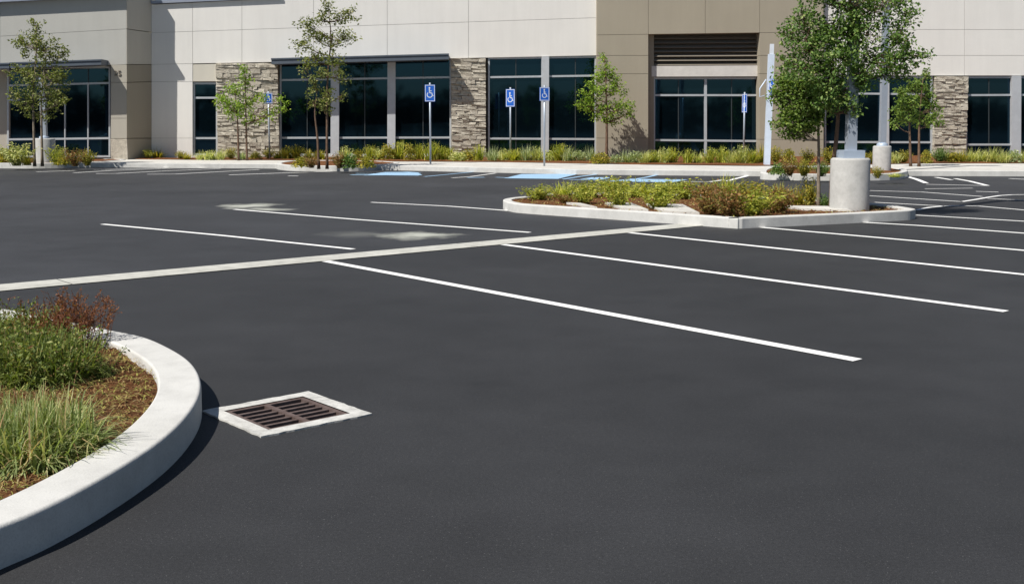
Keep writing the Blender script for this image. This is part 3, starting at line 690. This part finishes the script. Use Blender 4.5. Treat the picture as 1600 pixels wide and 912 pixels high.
# ------------------------------------------------------------------ trees
def rsph(r):
    while True:
        v = Vector((r.uniform(-1, 1), r.uniform(-1, 1), r.uniform(-1, 1)))
        if v.length <= 1: return v
def leaf(mb, p, size, r, up=.3):
    d = Vector((r.gauss(0, 1), r.gauss(0, 1), r.gauss(0, .8) - .25)).normalized(); s_ = d.cross(Vector((r.gauss(0, 1), r.gauss(0, 1), r.gauss(0, 1)))).normalized()
    L_ = size * r.uniform(.7, 1.3); W_ = L_ * r.uniform(.22, .34); nn_ = d.cross(s_) * L_ * .08
    mb.face([p, p + d * L_ * .5 + s_ * W_ + nn_, p + d * L_, p + d * L_ * .5 - s_ * W_ + nn_])
def tree(px, base_y, blobs, trunks, leafm, label, n_leaf, lsize, zb=.17, barkm='bark', seed=1, twig=.12, cat='tree', depth=1.0, base_r=.045, gap=1.0, lean=0.0):
    r = random.Random(seed); g = at(px, base_y, zb); Y = g.y; e = empty('young_tree', g, label, 'tree', 'young trees round the lot')
    px_m = Y / F
    def P(x, y, dy=0): q = ptY(x, y, Y + dy); return q - g
    tk = MB(); paths = []
    for T_ in trunks:
        dy0 = r.uniform(-.08, .08)
        y_t, y_b = min(q[1] for q in trunks[0]), trunks[0][0][1]
        pts = spline([P(x, y, dy0 + lean * max(0, min(1, (y_b - y) / (y_b - y_t)))) for x, y in T_], False, 4)
        main = T_ is trunks[0] or T_[0][1] > base_y - 12
        if main: pts[0].z = min(pts[0].z, -.08)
        n_ = len(pts); tk.tube(pts, [base_r * (1 if main else .5) * (1 - .78 * k / (n_ - 1)) * (1.25 if k == 0 else 1) for k in range(n_)], 8); paths.append(pts)
    lf = MB(); tot = sum(b[2] * b[3] for b in blobs)
    for (bx, by, rx, ry) in blobs:
        c_ = P(bx, by, lean + r.uniform(-.35, .35) * rx * px_m * depth); ra = Vector((rx * px_m, (rx * .9) * px_m * depth, ry * px_m))
        path = min(paths, key=lambda q: min((v - c_).length for v in q))
        cand = [v for v in path if v.z < c_.z + .05] or path[:1]
        st = min(cand, key=lambda v: (v - c_).length + abs((c_.z - v.z) - .5 * (Vector((c_.x - v.x, c_.y - v.y, 0)).length)))
        midp = (st + c_) / 2 + Vector((0, 0, -.04)); limb = spline([st, midp, c_ + Vector((0, 0, ra.z * .3))], False, 4)
        if (st - c_).length > .1: tk.tube(limb, [base_r * .38 * (1 - .7 * k / (len(limb) - 1)) for k in range(len(limb))], 5)
        nl = int(n_leaf * rx * ry / tot); ntw = max(3, nl // 14)
        for _ in range(ntw):
            o = rsph(r); o = o * (o.length ** -.25 if o.length > .05 else 1)
            tp = c_ + Vector((o.x * ra.x, o.y * ra.y, o.z * ra.z)); src = r.choice(limb)
            if r.random() < .75:
                tk.tube([src, (src + tp) / 2 + rsph(r) * .05, tp], [.007, .005, .003], 3, cap=False)
            ax = (tp - src); ax = ax.normalized() if ax.length > 1e-3 else Vector((0, 0, 1))
            for _ in range(14):
                q = tp + ax * r.uniform(-1.2, .8) * twig + rsph(r) * twig * .75 * gap
                leaf(lf, q, lsize, r)
    tk.build('trunk', barkm, e); lf.build('crown', leafm, e); return e
tree(58, 256, [(57, 45, 12, 18), (50, 75, 24, 22), (75, 80, 22, 22), (98, 88, 12, 12), (28, 62, 9, 14), (35, 118, 22, 18), (70, 115, 34, 22), (95, 125, 16, 18), (25, 150, 12, 12), (40, 160, 16, 16), (72, 150, 28, 22), (92, 160, 14, 16), (62, 178, 20, 12)],
     [[(54, 254), (53, 215), (52, 150), (56, 90), (57, 40)], [(66, 254), (65, 200), (65, 150), (70, 100)]], 'leaf_olive', 'airy olive-green tree with two trunks in the far left planter', 4800, .085, seed=11, barkm='pale_bark')
tree(376, 250, [(380, 108, 9, 10), (384, 126, 11, 14), (368, 140, 18, 13), (352, 158, 18, 12), (340, 160, 8, 8), (365, 172, 20, 16), (384, 165, 16, 18), (405, 150, 11, 14), (395, 188, 16, 9), (420, 178, 14, 8), (440, 160, 11, 12), (436, 172, 10, 8)],
     [[(373, 249), (372, 215), (371, 185), (368, 150)], [(386, 249), (385, 215), (384, 170), (382, 110)]], 'leaf_bright', 'small bright green tree with two trunks against the first stone pier', 2300, .088, seed=12)
tree(508, 260, [(512, 12, 12, 14), (530, 30, 14, 14), (550, 25, 12, 14), (500, 30, 14, 12), (478, 40, 14, 16), (470, 70, 12, 16), (490, 60, 18, 14), (520, 62, 22, 16), (545, 55, 14, 14), (486, 88, 20, 12), (515, 92, 24, 14), (478, 110, 10, 14), (500, 118, 20, 12), (530, 120, 16, 14), (490, 140, 12, 14), (512, 146, 18, 12), (488, 160, 10, 10), (505, 170, 14, 10), (535, 150, 8, 8)],
     [[(498, 258), (496, 215), (492, 175), (496, 140)], [(511, 259), (511, 200), (512, 120), (517, 60), (513, 15)]], 'leaf_olive', 'tall thin olive-green tree in the planter before the central canopy', 3600, .082, seed=13, gap=1.15)
tree(948, 247, [(944, 92, 8, 12), (945, 112, 14, 14), (930, 125, 14, 12), (958, 120, 12, 14), (965, 138, 16, 14), (945, 142, 18, 16), (920, 145, 14, 14), (908, 160, 12, 12), (930, 165, 20, 16), (955, 170, 22, 16), (975, 165, 14, 14), (982, 178, 10, 10), (940, 185, 18, 10), (962, 188, 14, 8)],
     [[(947, 247), (948, 220), (948, 180), (947, 140), (945, 90)]], 'leaf_bright', 'single-trunk bright green tree casting its shadow on the tan wall', 3900, .085, seed=14, base_r=.065, depth=.6)
tree(1431, 259, [(1448, 118, 8, 10), (1440, 135, 14, 14), (1422, 140, 12, 12), (1410, 150, 14, 12), (1402, 168, 12, 10), (1425, 165, 18, 16), (1450, 150, 12, 14), (1460, 165, 12, 14), (1412, 185, 16, 10), (1440, 188, 18, 12), (1462, 190, 12, 12), (1400, 195, 8, 6)],
     [[(1423, 257), (1422, 225), (1421, 190), (1420, 160)], [(1436, 258), (1436, 220), (1437, 180), (1442, 125)]], 'leaf_mid', 'small green tree with two trunks beside the last stone pier', 3000, .086, seed=15)
tree(1300, 323, [(1290, -10, 40, 22), (1330, 0, 40, 26), (1385, 5, 34, 24), (1420, 25, 18, 16), (1255, 30, 26, 20), (1300, 45, 40, 28), (1350, 50, 40, 28), (1400, 55, 26, 22), (1238, 55, 18, 18), (1260, 80, 32, 24), (1310, 90, 36, 26), (1365, 95, 40, 22), (1415, 90, 26, 20), (1442, 90, 10, 10), (1250, 110, 30, 20), (1300, 125, 30, 18), (1345, 115, 22, 16), (1225, 100, 12, 14), (1398, 115, 26, 12), (1320, 150, 26, 16), (1290, 165, 20, 16), (1335, 165, 12, 16), (1350, 130, 18, 14), (1288, 65, 26, 20), (1296, 108, 26, 18), (1280, 140, 20, 16)],
     [[(1299, 323), (1301, 270), (1308, 205), (1312, 150), (1322, 90), (1330, 20)], [(1312, 150), (1290, 110), (1262, 70)], [(1312, 150), (1350, 110), (1395, 70)]], 'leaf_dark', 'big green tree with a dense crown beside the lamp post in the middle island', 12500, .058, zb=.15, seed=16, twig=.10, base_r=.045, depth=.9, lean=-.45)
tree(1279, 321, [(1240, 130, 26, 18), (1265, 145, 24, 20), (1222, 150, 16, 18), (1245, 170, 26, 18), (1275, 178, 16, 20), (1228, 190, 18, 12), (1255, 196, 20, 12), (1236, 208, 12, 8)],
     [[(1279, 321), (1279, 280), (1279, 220), (1276, 160), (1262, 125)]], 'leaf_mid', 'low lighter green tree leaning left beside the big green tree', 5600, .062, zb=.15, seed=17, twig=.10, base_r=.034, barkm='pale_bark', depth=.8)

# ------------------------------------------------------------------ bushes
def blade(mb, p, d, L, W, droop, seg=3):
    side = d.cross(Vector((0, 0, 1)));
    if side.length < 1e-3: side = Vector((1, 0, 0))
    side.normalize(); q = Vector(p); prev = None; k0 = len(mb.v); dirv = Vector(d)
    for k in range(seg + 1):
        wv = W * (1 - (k / seg) ** 1.5) * .5 + .0004
        mb.v.append(tuple(q - side * wv)); mb.v.append(tuple(q + side * wv))
        q = q + dirv * (L / seg); dirv = (dirv + Vector((0, 0, -droop / seg))).normalized()
    for k in range(seg):
        a = k0 + 2 * k; mb.f.append((a, a + 1, a + 3, a + 2)); mb.sm.append(True)
def bush_mesh(kind, seed):
    """unit bush: about 1 m wide and 1 m tall"""
    r = random.Random(seed); mb = MB()
    if kind == 'lily':
        for _ in range(105):
            a = r.uniform(0, 6.28); t = r.uniform(.05, .75); d = Vector((math.cos(a) * t, math.sin(a) * t, 1)).normalized()
            blade(mb, (r.gauss(0, .13), r.gauss(0, .13), -.05), d, r.uniform(.55, 1.2), r.uniform(.05, .10), r.uniform(.3, 1.3), 4)
        for _ in range(70):
            a = r.uniform(0, 6.28); q = Vector((math.cos(a), math.sin(a), 0)) * r.uniform(0, .5); q.z = r.uniform(.55, 1.02) - q.length * .4
            leaf(mb, q, .10, r)
    elif kind == 'grass':
        for _ in range(170):
            a = r.uniform(0, 6.28); t = r.uniform(.05, 1.0); d = Vector((math.cos(a) * t, math.sin(a) * t, 1)).normalized()
            blade(mb, (r.gauss(0, .12), r.gauss(0, .12), -.05), d, r.uniform(.55, 1.25), r.uniform(.025, .05), r.uniform(.3, 1.2), 4)
    elif kind == 'mound':
        for _ in range(430):
            v = rsph(r); v = v.normalized() * r.uniform(.55, 1.0); q = Vector((v.x * .5, v.y * .5, abs(v.z) * .9))
            leaf(mb, q, .14, r)
        for _ in range(60):
            a = r.uniform(0, 6.28); t = r.uniform(.1, .9); d = Vector((math.cos(a) * t, math.sin(a) * t, 1)).normalized()
            blade(mb, (0, 0, -.05), d, r.uniform(.7, 1.05), .02, .3, 3)
    else:                                  # loose twiggy shrub
        for _ in range(85):
            a = r.uniform(0, 6.28); t = r.uniform(.05, .85); d = Vector((math.cos(a) * t, math.sin(a) * t, 1)).normalized(); L_ = r.uniform(.55, 1.08)
            p0 = Vector((r.gauss(0, .06), r.gauss(0, .06), -.05)); mb.tube([p0, p0 + d * L_ * .5, p0 + d * L_ + Vector((d.x, d.y, 0)) * .05], [.008, .006, .003], 3, cap=False)
            for k in range(11):
                q = p0 + d * L_ * r.uniform(.25, 1.05) + rsph(r) * .06; leaf(mb, q, .085, r)
    return mb
PROTO = {}
def bush(name, kind, material, p, w_, h_, label, cat='bush', group=None, seed=None, z=.16):
    r = random.Random(seed if seed is not None else int(p.x * 977 + p.y * 131)); key = (kind, material, r.randrange(4))
    if key not in PROTO:
        o = bush_mesh(kind, hash(str(key)) % 1000 if False else (len(PROTO) * 37 + 5)).build(name, material); PROTO[key] = o
    else:
        o = PROTO[key].copy(); col.objects.link(o); o.name = name
    o.location = (p.x, p.y, z); o.scale = (w_, w_ * r.uniform(.85, 1.1), h_); o.rotation_euler = (0, 0, r.uniform(0, 6.28))
    tag(o, label, cat, group); return o
# middle island
MB_L = [
 (842, 311, 50, 26, 'shrub', 'yellow_green', 'small yellow-green bush at the left tip of the middle planter'),
 (884, 316, 32, 17, 'shrub', 'rusty', 'low rusty bush near the left tip of the middle planter'),
 (880, 307, 52, 26, 'grass', 'yellow_green', 'yellow grassy tuft behind the low rusty bush'),
 (912, 317, 44, 30, 'shrub', 'yellow_green', 'yellow-green bush at the front edge, left of the paving gap'),
 (920, 307, 64, 30, 'shrub', 'yellow_green', 'broad yellow-green bush at the back, second from the left tip'),
 (962, 306, 70, 34, 'shrub', 'yellow_green', 'broad bright yellow bush at the back left of centre'),
 (967, 322, 50, 40, 'shrub', 'yellow_green', 'upright yellow-green bush at the front beside white paving'),
 (1002, 306, 56, 28, 'grass', 'yellow_green', 'yellowish grassy tuft at the back centre of the middle planter'),
 (1030, 325, 60, 42, 'shrub', 'yellow_green', 'upright yellow-green bush in the front centre between paving gaps'),
 (1040, 307, 60, 30, 'shrub', 'yellow_green', 'yellow-green bush at the back behind the front centre bush'),
 (1072, 309, 62, 32, 'shrub', 'yellow_green', 'yellow-green bush at the back left of the rusty bushes'),
 (1105, 312, 60, 32, 'shrub', 'rusty', 'faded rusty bush at the back of the middle planter'),
 (1108, 334, 56, 42, 'shrub', 'rusty', 'leftmost front rusty brown bush'),
 (1140, 337, 66, 50, 'shrub', 'rusty', 'large rusty brown bush behind the kerb corner'),
 (1135, 309, 54, 38, 'grass', 'yellow_green', 'tall yellow grass behind the rusty bushes'),
 (1178, 335, 66, 46, 'shrub', 'yellow_green', 'yellow-green bush with pale tips right of the kerb corner'),
 (1172, 312, 60, 34, 'shrub', 'fresh_green', 'green bush at the back behind the kerb corner'),
 (1215, 331, 62, 44, 'shrub', 'rusty', 'rightmost rusty bush, between yellow-green bush and leaning tree'),
 (1215, 312, 56, 28, 'grass', 'fresh_green', 'low grassy tuft left of the leaning tree'),
 (1248, 318, 40, 30, 'grass', 'fresh_green', 'thin green tuft before the leaning tree trunk'),
 (1266, 320, 30, 44, 'shrub', 'fresh_green', 'narrow upright green shrub at the foot of the leaning tree'),
 (1288, 322, 24, 22, 'shrub', 'leaf_dark', 'small dark shrub between the two trunks'),
]
for x, y, wp, hp, k, ml, lb in MB_L:
    p = at(x, y, .14); s = p.y / F; bush('bush', k, ml, p, wp * s * 1.1, hp * s * 1.0, lb, 'bush', 'bushes of the middle planter', z=.12)
# planters
PL = [
 (4, 254, 34, 26, 'mound', 'fresh_green', 'green mound at the left edge of the far left planter'),
 (26, 257, 48, 34, 'shrub', 'straw_green', 'large pale bush left of the lamp base'),
 (42, 257, 20, 18, 'grass', 'fresh_green', 'small green tuft before the lamp base'),
 (88, 256, 30, 30, 'shrub', 'yellow_green', 'yellow-green bush right of the far left tree'),
 (100, 257, 22, 18, 'mound', 'fresh_green', 'low dark mound right of the far left tree'),
 (117, 258, 32, 28, 'shrub', 'rusty', 'orange-tinged bush in the far left planter'),
 (136, 257, 30, 26, 'shrub', 'fresh_green', 'green bush at the right end of the far left planter'),
 (470, 260, 28, 18, 'mound', 'fresh_green', 'green mound at the left end of the middle planter before the canopy'),
 (487, 261, 24, 18, 'shrub', 'rusty', 'brownish bush left of the tall thin tree'),
 (531, 261, 30, 24, 'shrub', 'rusty', 'dark rusty bush right of the tall thin tree'),
 (546, 261, 28, 26, 'mound', 'leaf_dark', 'dark green mound right of the tall thin tree'),
 (572, 261, 28, 20, 'mound', 'fresh_green', 'rounded green bush at the right end of the planter before the canopy'),
 (1216, 272, 26, 22, 'mound', 'leaf_dark', 'dark mound at the left end of the far right planter'),
 (1234, 273, 30, 26, 'shrub', 'rusty', 'rusty bush at the left of the far right planter'),
 (1256, 273, 34, 28, 'shrub', 'fresh_green', 'green bush in the far right planter left of the leaning trunk'),
 (1284, 274, 30, 24, 'shrub', 'leaf_dark', 'dark bush in the far right planter between the trunks'),
 (1320, 274, 30, 24, 'mound', 'fresh_green', 'green mound in the far right planter behind the near lamp base'),
 (1371, 277, 22, 18, 'shrub', 'fresh_green', 'small green bush at the foot of the farther lamp base'),
 (1398, 276, 26, 7, 'grass', 'straw_green', 'low straw-coloured tuft at the right end of the far right planter'),
]
for x, y, wp, hp, k, ml, lb in PL:
    p = at(x, y, .17); s = p.y / F; bush('bush', k, ml, p, wp * s * 1.1, hp * s, lb, 'bush', 'bushes of the far planters', z=.16)
# the row at the foot of the building; labels name what each bush stands before
FEAT = [(-60, 12, 'the left edge of the wing window'), (12, 173, 'the left wing window'), (173, 199, 'the stone base of the left wing'), (199, 240, 'the splayed return wall'), (240, 301, 'the white corner wall'), (301, 341, 'the narrow window'),
        (341, 438, 'the first stone pier'), (438, 518, 'the left bay of the canopied window'), (518, 606, 'the middle bay of the canopied window'), (606, 705, 'the right bay of the canopied window'),
        (705, 760, 'the second stone pier'), (760, 846, 'the window left of the column'), (846, 932, 'the window right of the column'), (932, 1013, 'the tan wall left of the louvre'), (1013, 1102, 'the left half of the louvre window'),
        (1102, 1187, 'the right half of the louvre window'), (1187, 1287, 'the tan wall behind the tall pale post'), (1287, 1381, 'the window behind the big tree'), (1381, 1456, 'the window beside the last pier'), (1456, 1507, 'the last stone pier'), (1507, 1800, 'the window at the right edge')]
KN = {'yellow_green': 'yellow-green', 'fresh_green': 'green', 'grey_green': 'grey-green', 'straw_green': 'pale straw-green', 'leaf_dark': 'dark green', 'rusty': 'rusty'}
KK = {'lily': 'strappy plant', 'grass': 'grass tuft', 'mound': 'rounded bush', 'shrub': 'loose bush'}
row = []
def add(x, y, wp, hp, k, ml): row.append((x, y, wp, hp, k, ml))
for x, k, ml in ((-8, 'shrub', 'straw_green'), (60, 'mound', 'fresh_green'), (150, 'grass', 'straw_green'), (184, 'shrub', 'fresh_green'), (212, 'mound', 'yellow_green'), (232, 'shrub', 'yellow_green'), (246, 'grass', 'fresh_green')):
    add(x, 247.5, 24, 20 if k != 'grass' else 16, k, ml)
for x, k, ml in ((282, 'shrub', 'fresh_green'), (292, 'grass', 'fresh_green'), (313, 'grass', 'straw_green'), (328, 'lily', 'straw_green'), (345, 'grass', 'straw_green'), (361, 'shrub', 'fresh_green'), (378, 'grass', 'grey_green'), (400, 'mound', 'fresh_green'), (420, 'shrub', 'fresh_green'), (434, 'grass', 'fresh_green')):
    add(x, 248.6, 23, 19, k, ml)
for x, k, ml in ((449, 'lily', 'fresh_green'), (464, 'lily', 'fresh_green'), (482, 'grass', 'fresh_green'), (500, 'lily', 'fresh_green'), (540, 'lily', 'straw_green'), (560, 'mound', 'fresh_green'), (577, 'lily', 'yellow_green'), (592, 'lily', 'straw_green')):
    add(x, 249, 26, 24, k, ml)
for x, k, ml in ((606, 'mound', 'fresh_green'), (622, 'lily', 'yellow_green'), (640, 'mound', 'fresh_green'), (656, 'lily', 'yellow_green'), (674, 'lily', 'yellow_green'), (690, 'lily', 'yellow_green'), (703, 'lily', 'yellow_green')):
    add(x, 250, 28, 29, k, ml)
for x, k, ml in ((715, 'mound', 'straw_green'), (731, 'mound', 'fresh_green'), (748, 'lily', 'yellow_green'), (770, 'grass', 'grey_green'), (788, 'lily', 'straw_green'), (806, 'lily', 'yellow_green'), (822, 'grass', 'grey_green'), (838, 'lily', 'straw_green'), (858, 'mound', 'straw_green'), (874, 'lily', 'yellow_green'), (888, 'grass', 'grey_green'), (906, 'mound', 'grey_green'), (922, 'grass', 'grey_green')):
    add(x, 251.2, 29, 28 if k != 'mound' else 23, k, ml)
for x, k, ml in ((938, 'mound', 'fresh_green'), (962, 'mound', 'grey_green'), (978, 'grass', 'grey_green'), (994, 'mound', 'grey_green'), (1008, 'grass', 'straw_green'), (1022, 'lily', 'yellow_green'), (1036, 'lily', 'straw_green'), (1048, 'lily', 'yellow_green'), (1074, 'lily', 'yellow_green'), (1090, 'grass', 'straw_green'), (1110, 'lily', 'yellow_green'), (1128, 'lily', 'yellow_green'), (1144, 'grass', 'straw_green'), (1158, 'lily', 'straw_green'), (1174, 'lily', 'yellow_green')):
    add(x, 254.6, 28, 26 if k == 'lily' else 21, k, ml)
for x, k, ml in ((1190, 'grass', 'fresh_green'), (1212, 'shrub', 'fresh_green'), (1232, 'mound', 'fresh_green'), (1262, 'shrub', 'fresh_green'), (1296, 'shrub', 'fresh_green'), (1318, 'lily', 'yellow_green'), (1345, 'mound', 'fresh_green'), (1362, 'shrub', 'fresh_green'), (1399, 'lily', 'straw_green'), (1412, 'shrub', 'fresh_green'), (1447, 'mound', 'fresh_green')):
    add(x, 255, 28, 28, k, ml)
for x, k, ml in ((1468, 'shrub', 'leaf_dark'), (1484, 'mound', 'fresh_green'), (1500, 'grass', 'fresh_green'), (1518, 'grass', 'straw_green'), (1534, 'lily', 'straw_green'), (1550, 'grass', 'straw_green'), (1566, 'grass', 'straw_green'), (1584, 'mound', 'grey_green'), (1602, 'grass', 'straw_green'), (1622, 'lily', 'straw_green')):
    add(x, 253.5, 30, 27, k, ml)
seen = {}
def feat(x): return next(f for a, b, f in FEAT if a <= x < b)
for i, b in enumerate(row): seen.setdefault((feat(b[0]), b[4], b[5]), []).append(i)
ORD = ['leftmost', 'second', 'third', 'fourth', 'fifth']
rr = random.Random(5)
for i, (x, y, wp, hp, k, ml) in enumerate(row):
    key = (feat(x), k, ml); L_ = seen[key]; nm = KN[ml] + ' ' + KK[k]
    if len(L_) == 1: lb = nm + ' before ' + key[0]
    else:
        idx = L_.index(i); wd = 'leftmost' if idx == 0 else ('rightmost' if idx == len(L_) - 1 else 'middle' if len(L_) == 3 else ORD[idx] + ' from left')
        lb = wd + ' ' + nm + ' before ' + key[0]
    p = at(x, y + rr.uniform(-.8, .6), .17); s = p.y / F
    bush('plant', k, ml, p, wp * s * rr.uniform(.8, 1.1), hp * s * rr.uniform(.65, 1.1), lb, 'plant', 'plants along the foot of the building', z=.17)

# ------------------------------------------------------------------ near planter plants
def clump(name, px, py, kind, material, rad, h, n_, label, seed, W=.007, zb=.1, tmax=1.5, group='plants of the near planter'):
    r = random.Random(seed); g = at(px, py, zb); mb = MB()
    for _ in range(n_):
        a = r.uniform(0, 6.28); t = abs(r.gauss(.45, .5)); t = min(t, tmax); d = Vector((math.cos(a) * t, math.sin(a) * t, 1)).normalized()
        b = Vector((r.gauss(0, rad * .32), r.gauss(0, rad * .32), -.02)); b *= min(1, rad * .72 / max(b.length, 1e-6))
        blade(mb, b, d, h * r.uniform(.4, 1.1), W * r.uniform(.6, 1.5), r.uniform(.7, 3.2), 5)
    if kind == 'leafy':
        for _ in range(n_ // 14):
            a = r.uniform(0, 6.28); t = r.uniform(.1, .9); d = Vector((math.cos(a) * t, math.sin(a) * t, 1)).normalized(); L_ = h * r.uniform(.5, 1.1)
            b = Vector((r.gauss(0, rad * .35), r.gauss(0, rad * .35), 0)); mb.tube([b, b + d * L_ * .5, b + d * L_], [.003, .002, .0012], 3, cap=False)
            for k in range(16): leaf(mb, b + d * L_ * r.uniform(.2, 1.02) + rsph(r) * .018, .024, r)
    o = mb.build(name, material); o.location = g; tag(o, label, 'plant', group); return o
clump('grass_clump', 42, 712, 'blades', 'near_grey', .37, .28, 6000, 'large grey-green grass clump nearest the camera in the near left planter', 21, .0085)
clump('grass_clump', -75, 705, 'blades', 'near_grey', .3, .28, 2200, 'grey-green grass clump cut by the left edge of the picture', 29, .0062)
clump('grass_clump', 60, 592, 'leafy', 'near_green', .38, .29, 4000, 'dark green leafy clump in the middle of the near left planter', 22, .009)
clump('grass_clump', -25, 555, 'leafy', 'near_green', .34, .30, 1600, 'green leafy clump at the left edge behind the dark green one', 23, .009)
clump('grass_clump', 45, 535, 'leafy', 'near_green', .30, .25, 1200, 'green tuft at the back of the near left planter', 27, .008)
clump('grass_clump', 150, 588, 'blades', 'near_green', .12, .12, 420, 'small low green tuft on the mulch of the near planter', 24, .006)
# fine reddish bush
r = random.Random(31); g = at(104, 545, .1); mb = MB()
for _ in range(95):
    a = r.uniform(0, 6.28); t = r.uniform(.05, .75); d = Vector((math.cos(a) * t + .12, math.sin(a) * t, 1)).normalized(); L_ = r.uniform(.18, .37)
    b = Vector((r.gauss(0, .11), r.gauss(0, .09), -.01)); P0 = b; path = [b, b + d * L_ * .5 + rsph(r) * .02, b + d * L_ + rsph(r) * .03]
    mb.tube(path, [.0028, .002, .001], 3, cap=False)
    for k in range(9):
        q0 = b + d * L_ * r.uniform(.35, 1); dv = (d + rsph(r) * .9).normalized(); l2 = r.uniform(.03, .08)
        mb.tube([q0, q0 + dv * l2], [.0014, .0008], 3, cap=False)
        for _ in range(3): leaf(mb, q0 + dv * l2 * r.uniform(.4, 1.1), .016, r)
o = mb.build('red_bush', 'red_brown'); o.location = g; tag(o, 'fine-twigged reddish brown bush at the back of the near left planter', 'bush', 'plants of the near planter')
# mulch litter and dry grass lying in the near bed
def inside(p, poly):
    c_ = False; j = len(poly) - 1
    for i in range(len(poly)):
        if (poly[i].y > p.y) != (poly[j].y > p.y) and p.x < (poly[j].x - poly[i].x) * (p.y - poly[i].y) / (poly[j].y - poly[i].y) + poly[i].x: c_ = not c_
        j = i
    return c_
r = random.Random(41); mb = MB(); shrunk = offset_poly(near, -.222); cnt = 0
while cnt < 26000:
    p = Vector((r.uniform(-3.9, -1.6), r.uniform(3.2, 8.0), 0))
    if not inside(p, shrunk): continue
    cnt += 1; a = r.uniform(0, 6.28); z = .105 + noise.noise(Vector((p.x, p.y, .105)) * 7) * .03 + r.uniform(.0, .022)
    d = Vector((math.cos(a), math.sin(a), r.uniform(-.25, .6))).normalized()
    blade(mb, (p.x, p.y, z), d, r.uniform(.015, .06), r.uniform(.002, .006), r.uniform(.2, 1.8), 3)
tag(mb.build('dry_grass_litter', 'chips'), 'dry grass and bark litter on the near left bed', 'ground litter', None, 'stuff')
r = random.Random(42); mb = MB(); shrunk = offset_poly(mid, -.17); cnt = 0
while cnt < 3500:
    p = Vector((r.uniform(-.4, 6.6), r.uniform(15.4, 21.6), 0))
    if not inside(p, shrunk): continue
    cnt += 1; a = r.uniform(0, 6.28); d = Vector((math.cos(a), math.sin(a), r.uniform(-.1, .5))).normalized()
    blade(mb, (p.x, p.y, .125 + r.uniform(0, .025)), d, r.uniform(.03, .10), r.uniform(.01, .022), .6, 2)
tag(mb.build('bark_litter', 'chips'), 'bark chips on the middle planter bed', 'ground litter', None, 'stuff')

# ------------------------------------------------------------------ woods across the road behind the viewer, mirrored in the windows
r = random.Random(51); mb = MB()
for k in range(120):
    x = -110 + k * 1.9 + r.uniform(-1, 1); y = -62 + r.uniform(-7, 7); h = r.uniform(3.4, 6.0); wd = r.uniform(1.8, 3.2)
    mb.tube([(x, y, -.2), (x, y, h * .5)], [.2, .1], 6)
    for _ in range(260):
        v = rsph(r); leaf(mb, Vector((x + v.x * wd, y + v.y * wd, h * .54 + v.z * h * .46)), 1.1, r)
tag(mb.build('far_woods', 'woods'), 'dark far-off wood mirrored in the window glass', 'wood', None, 'stuff')
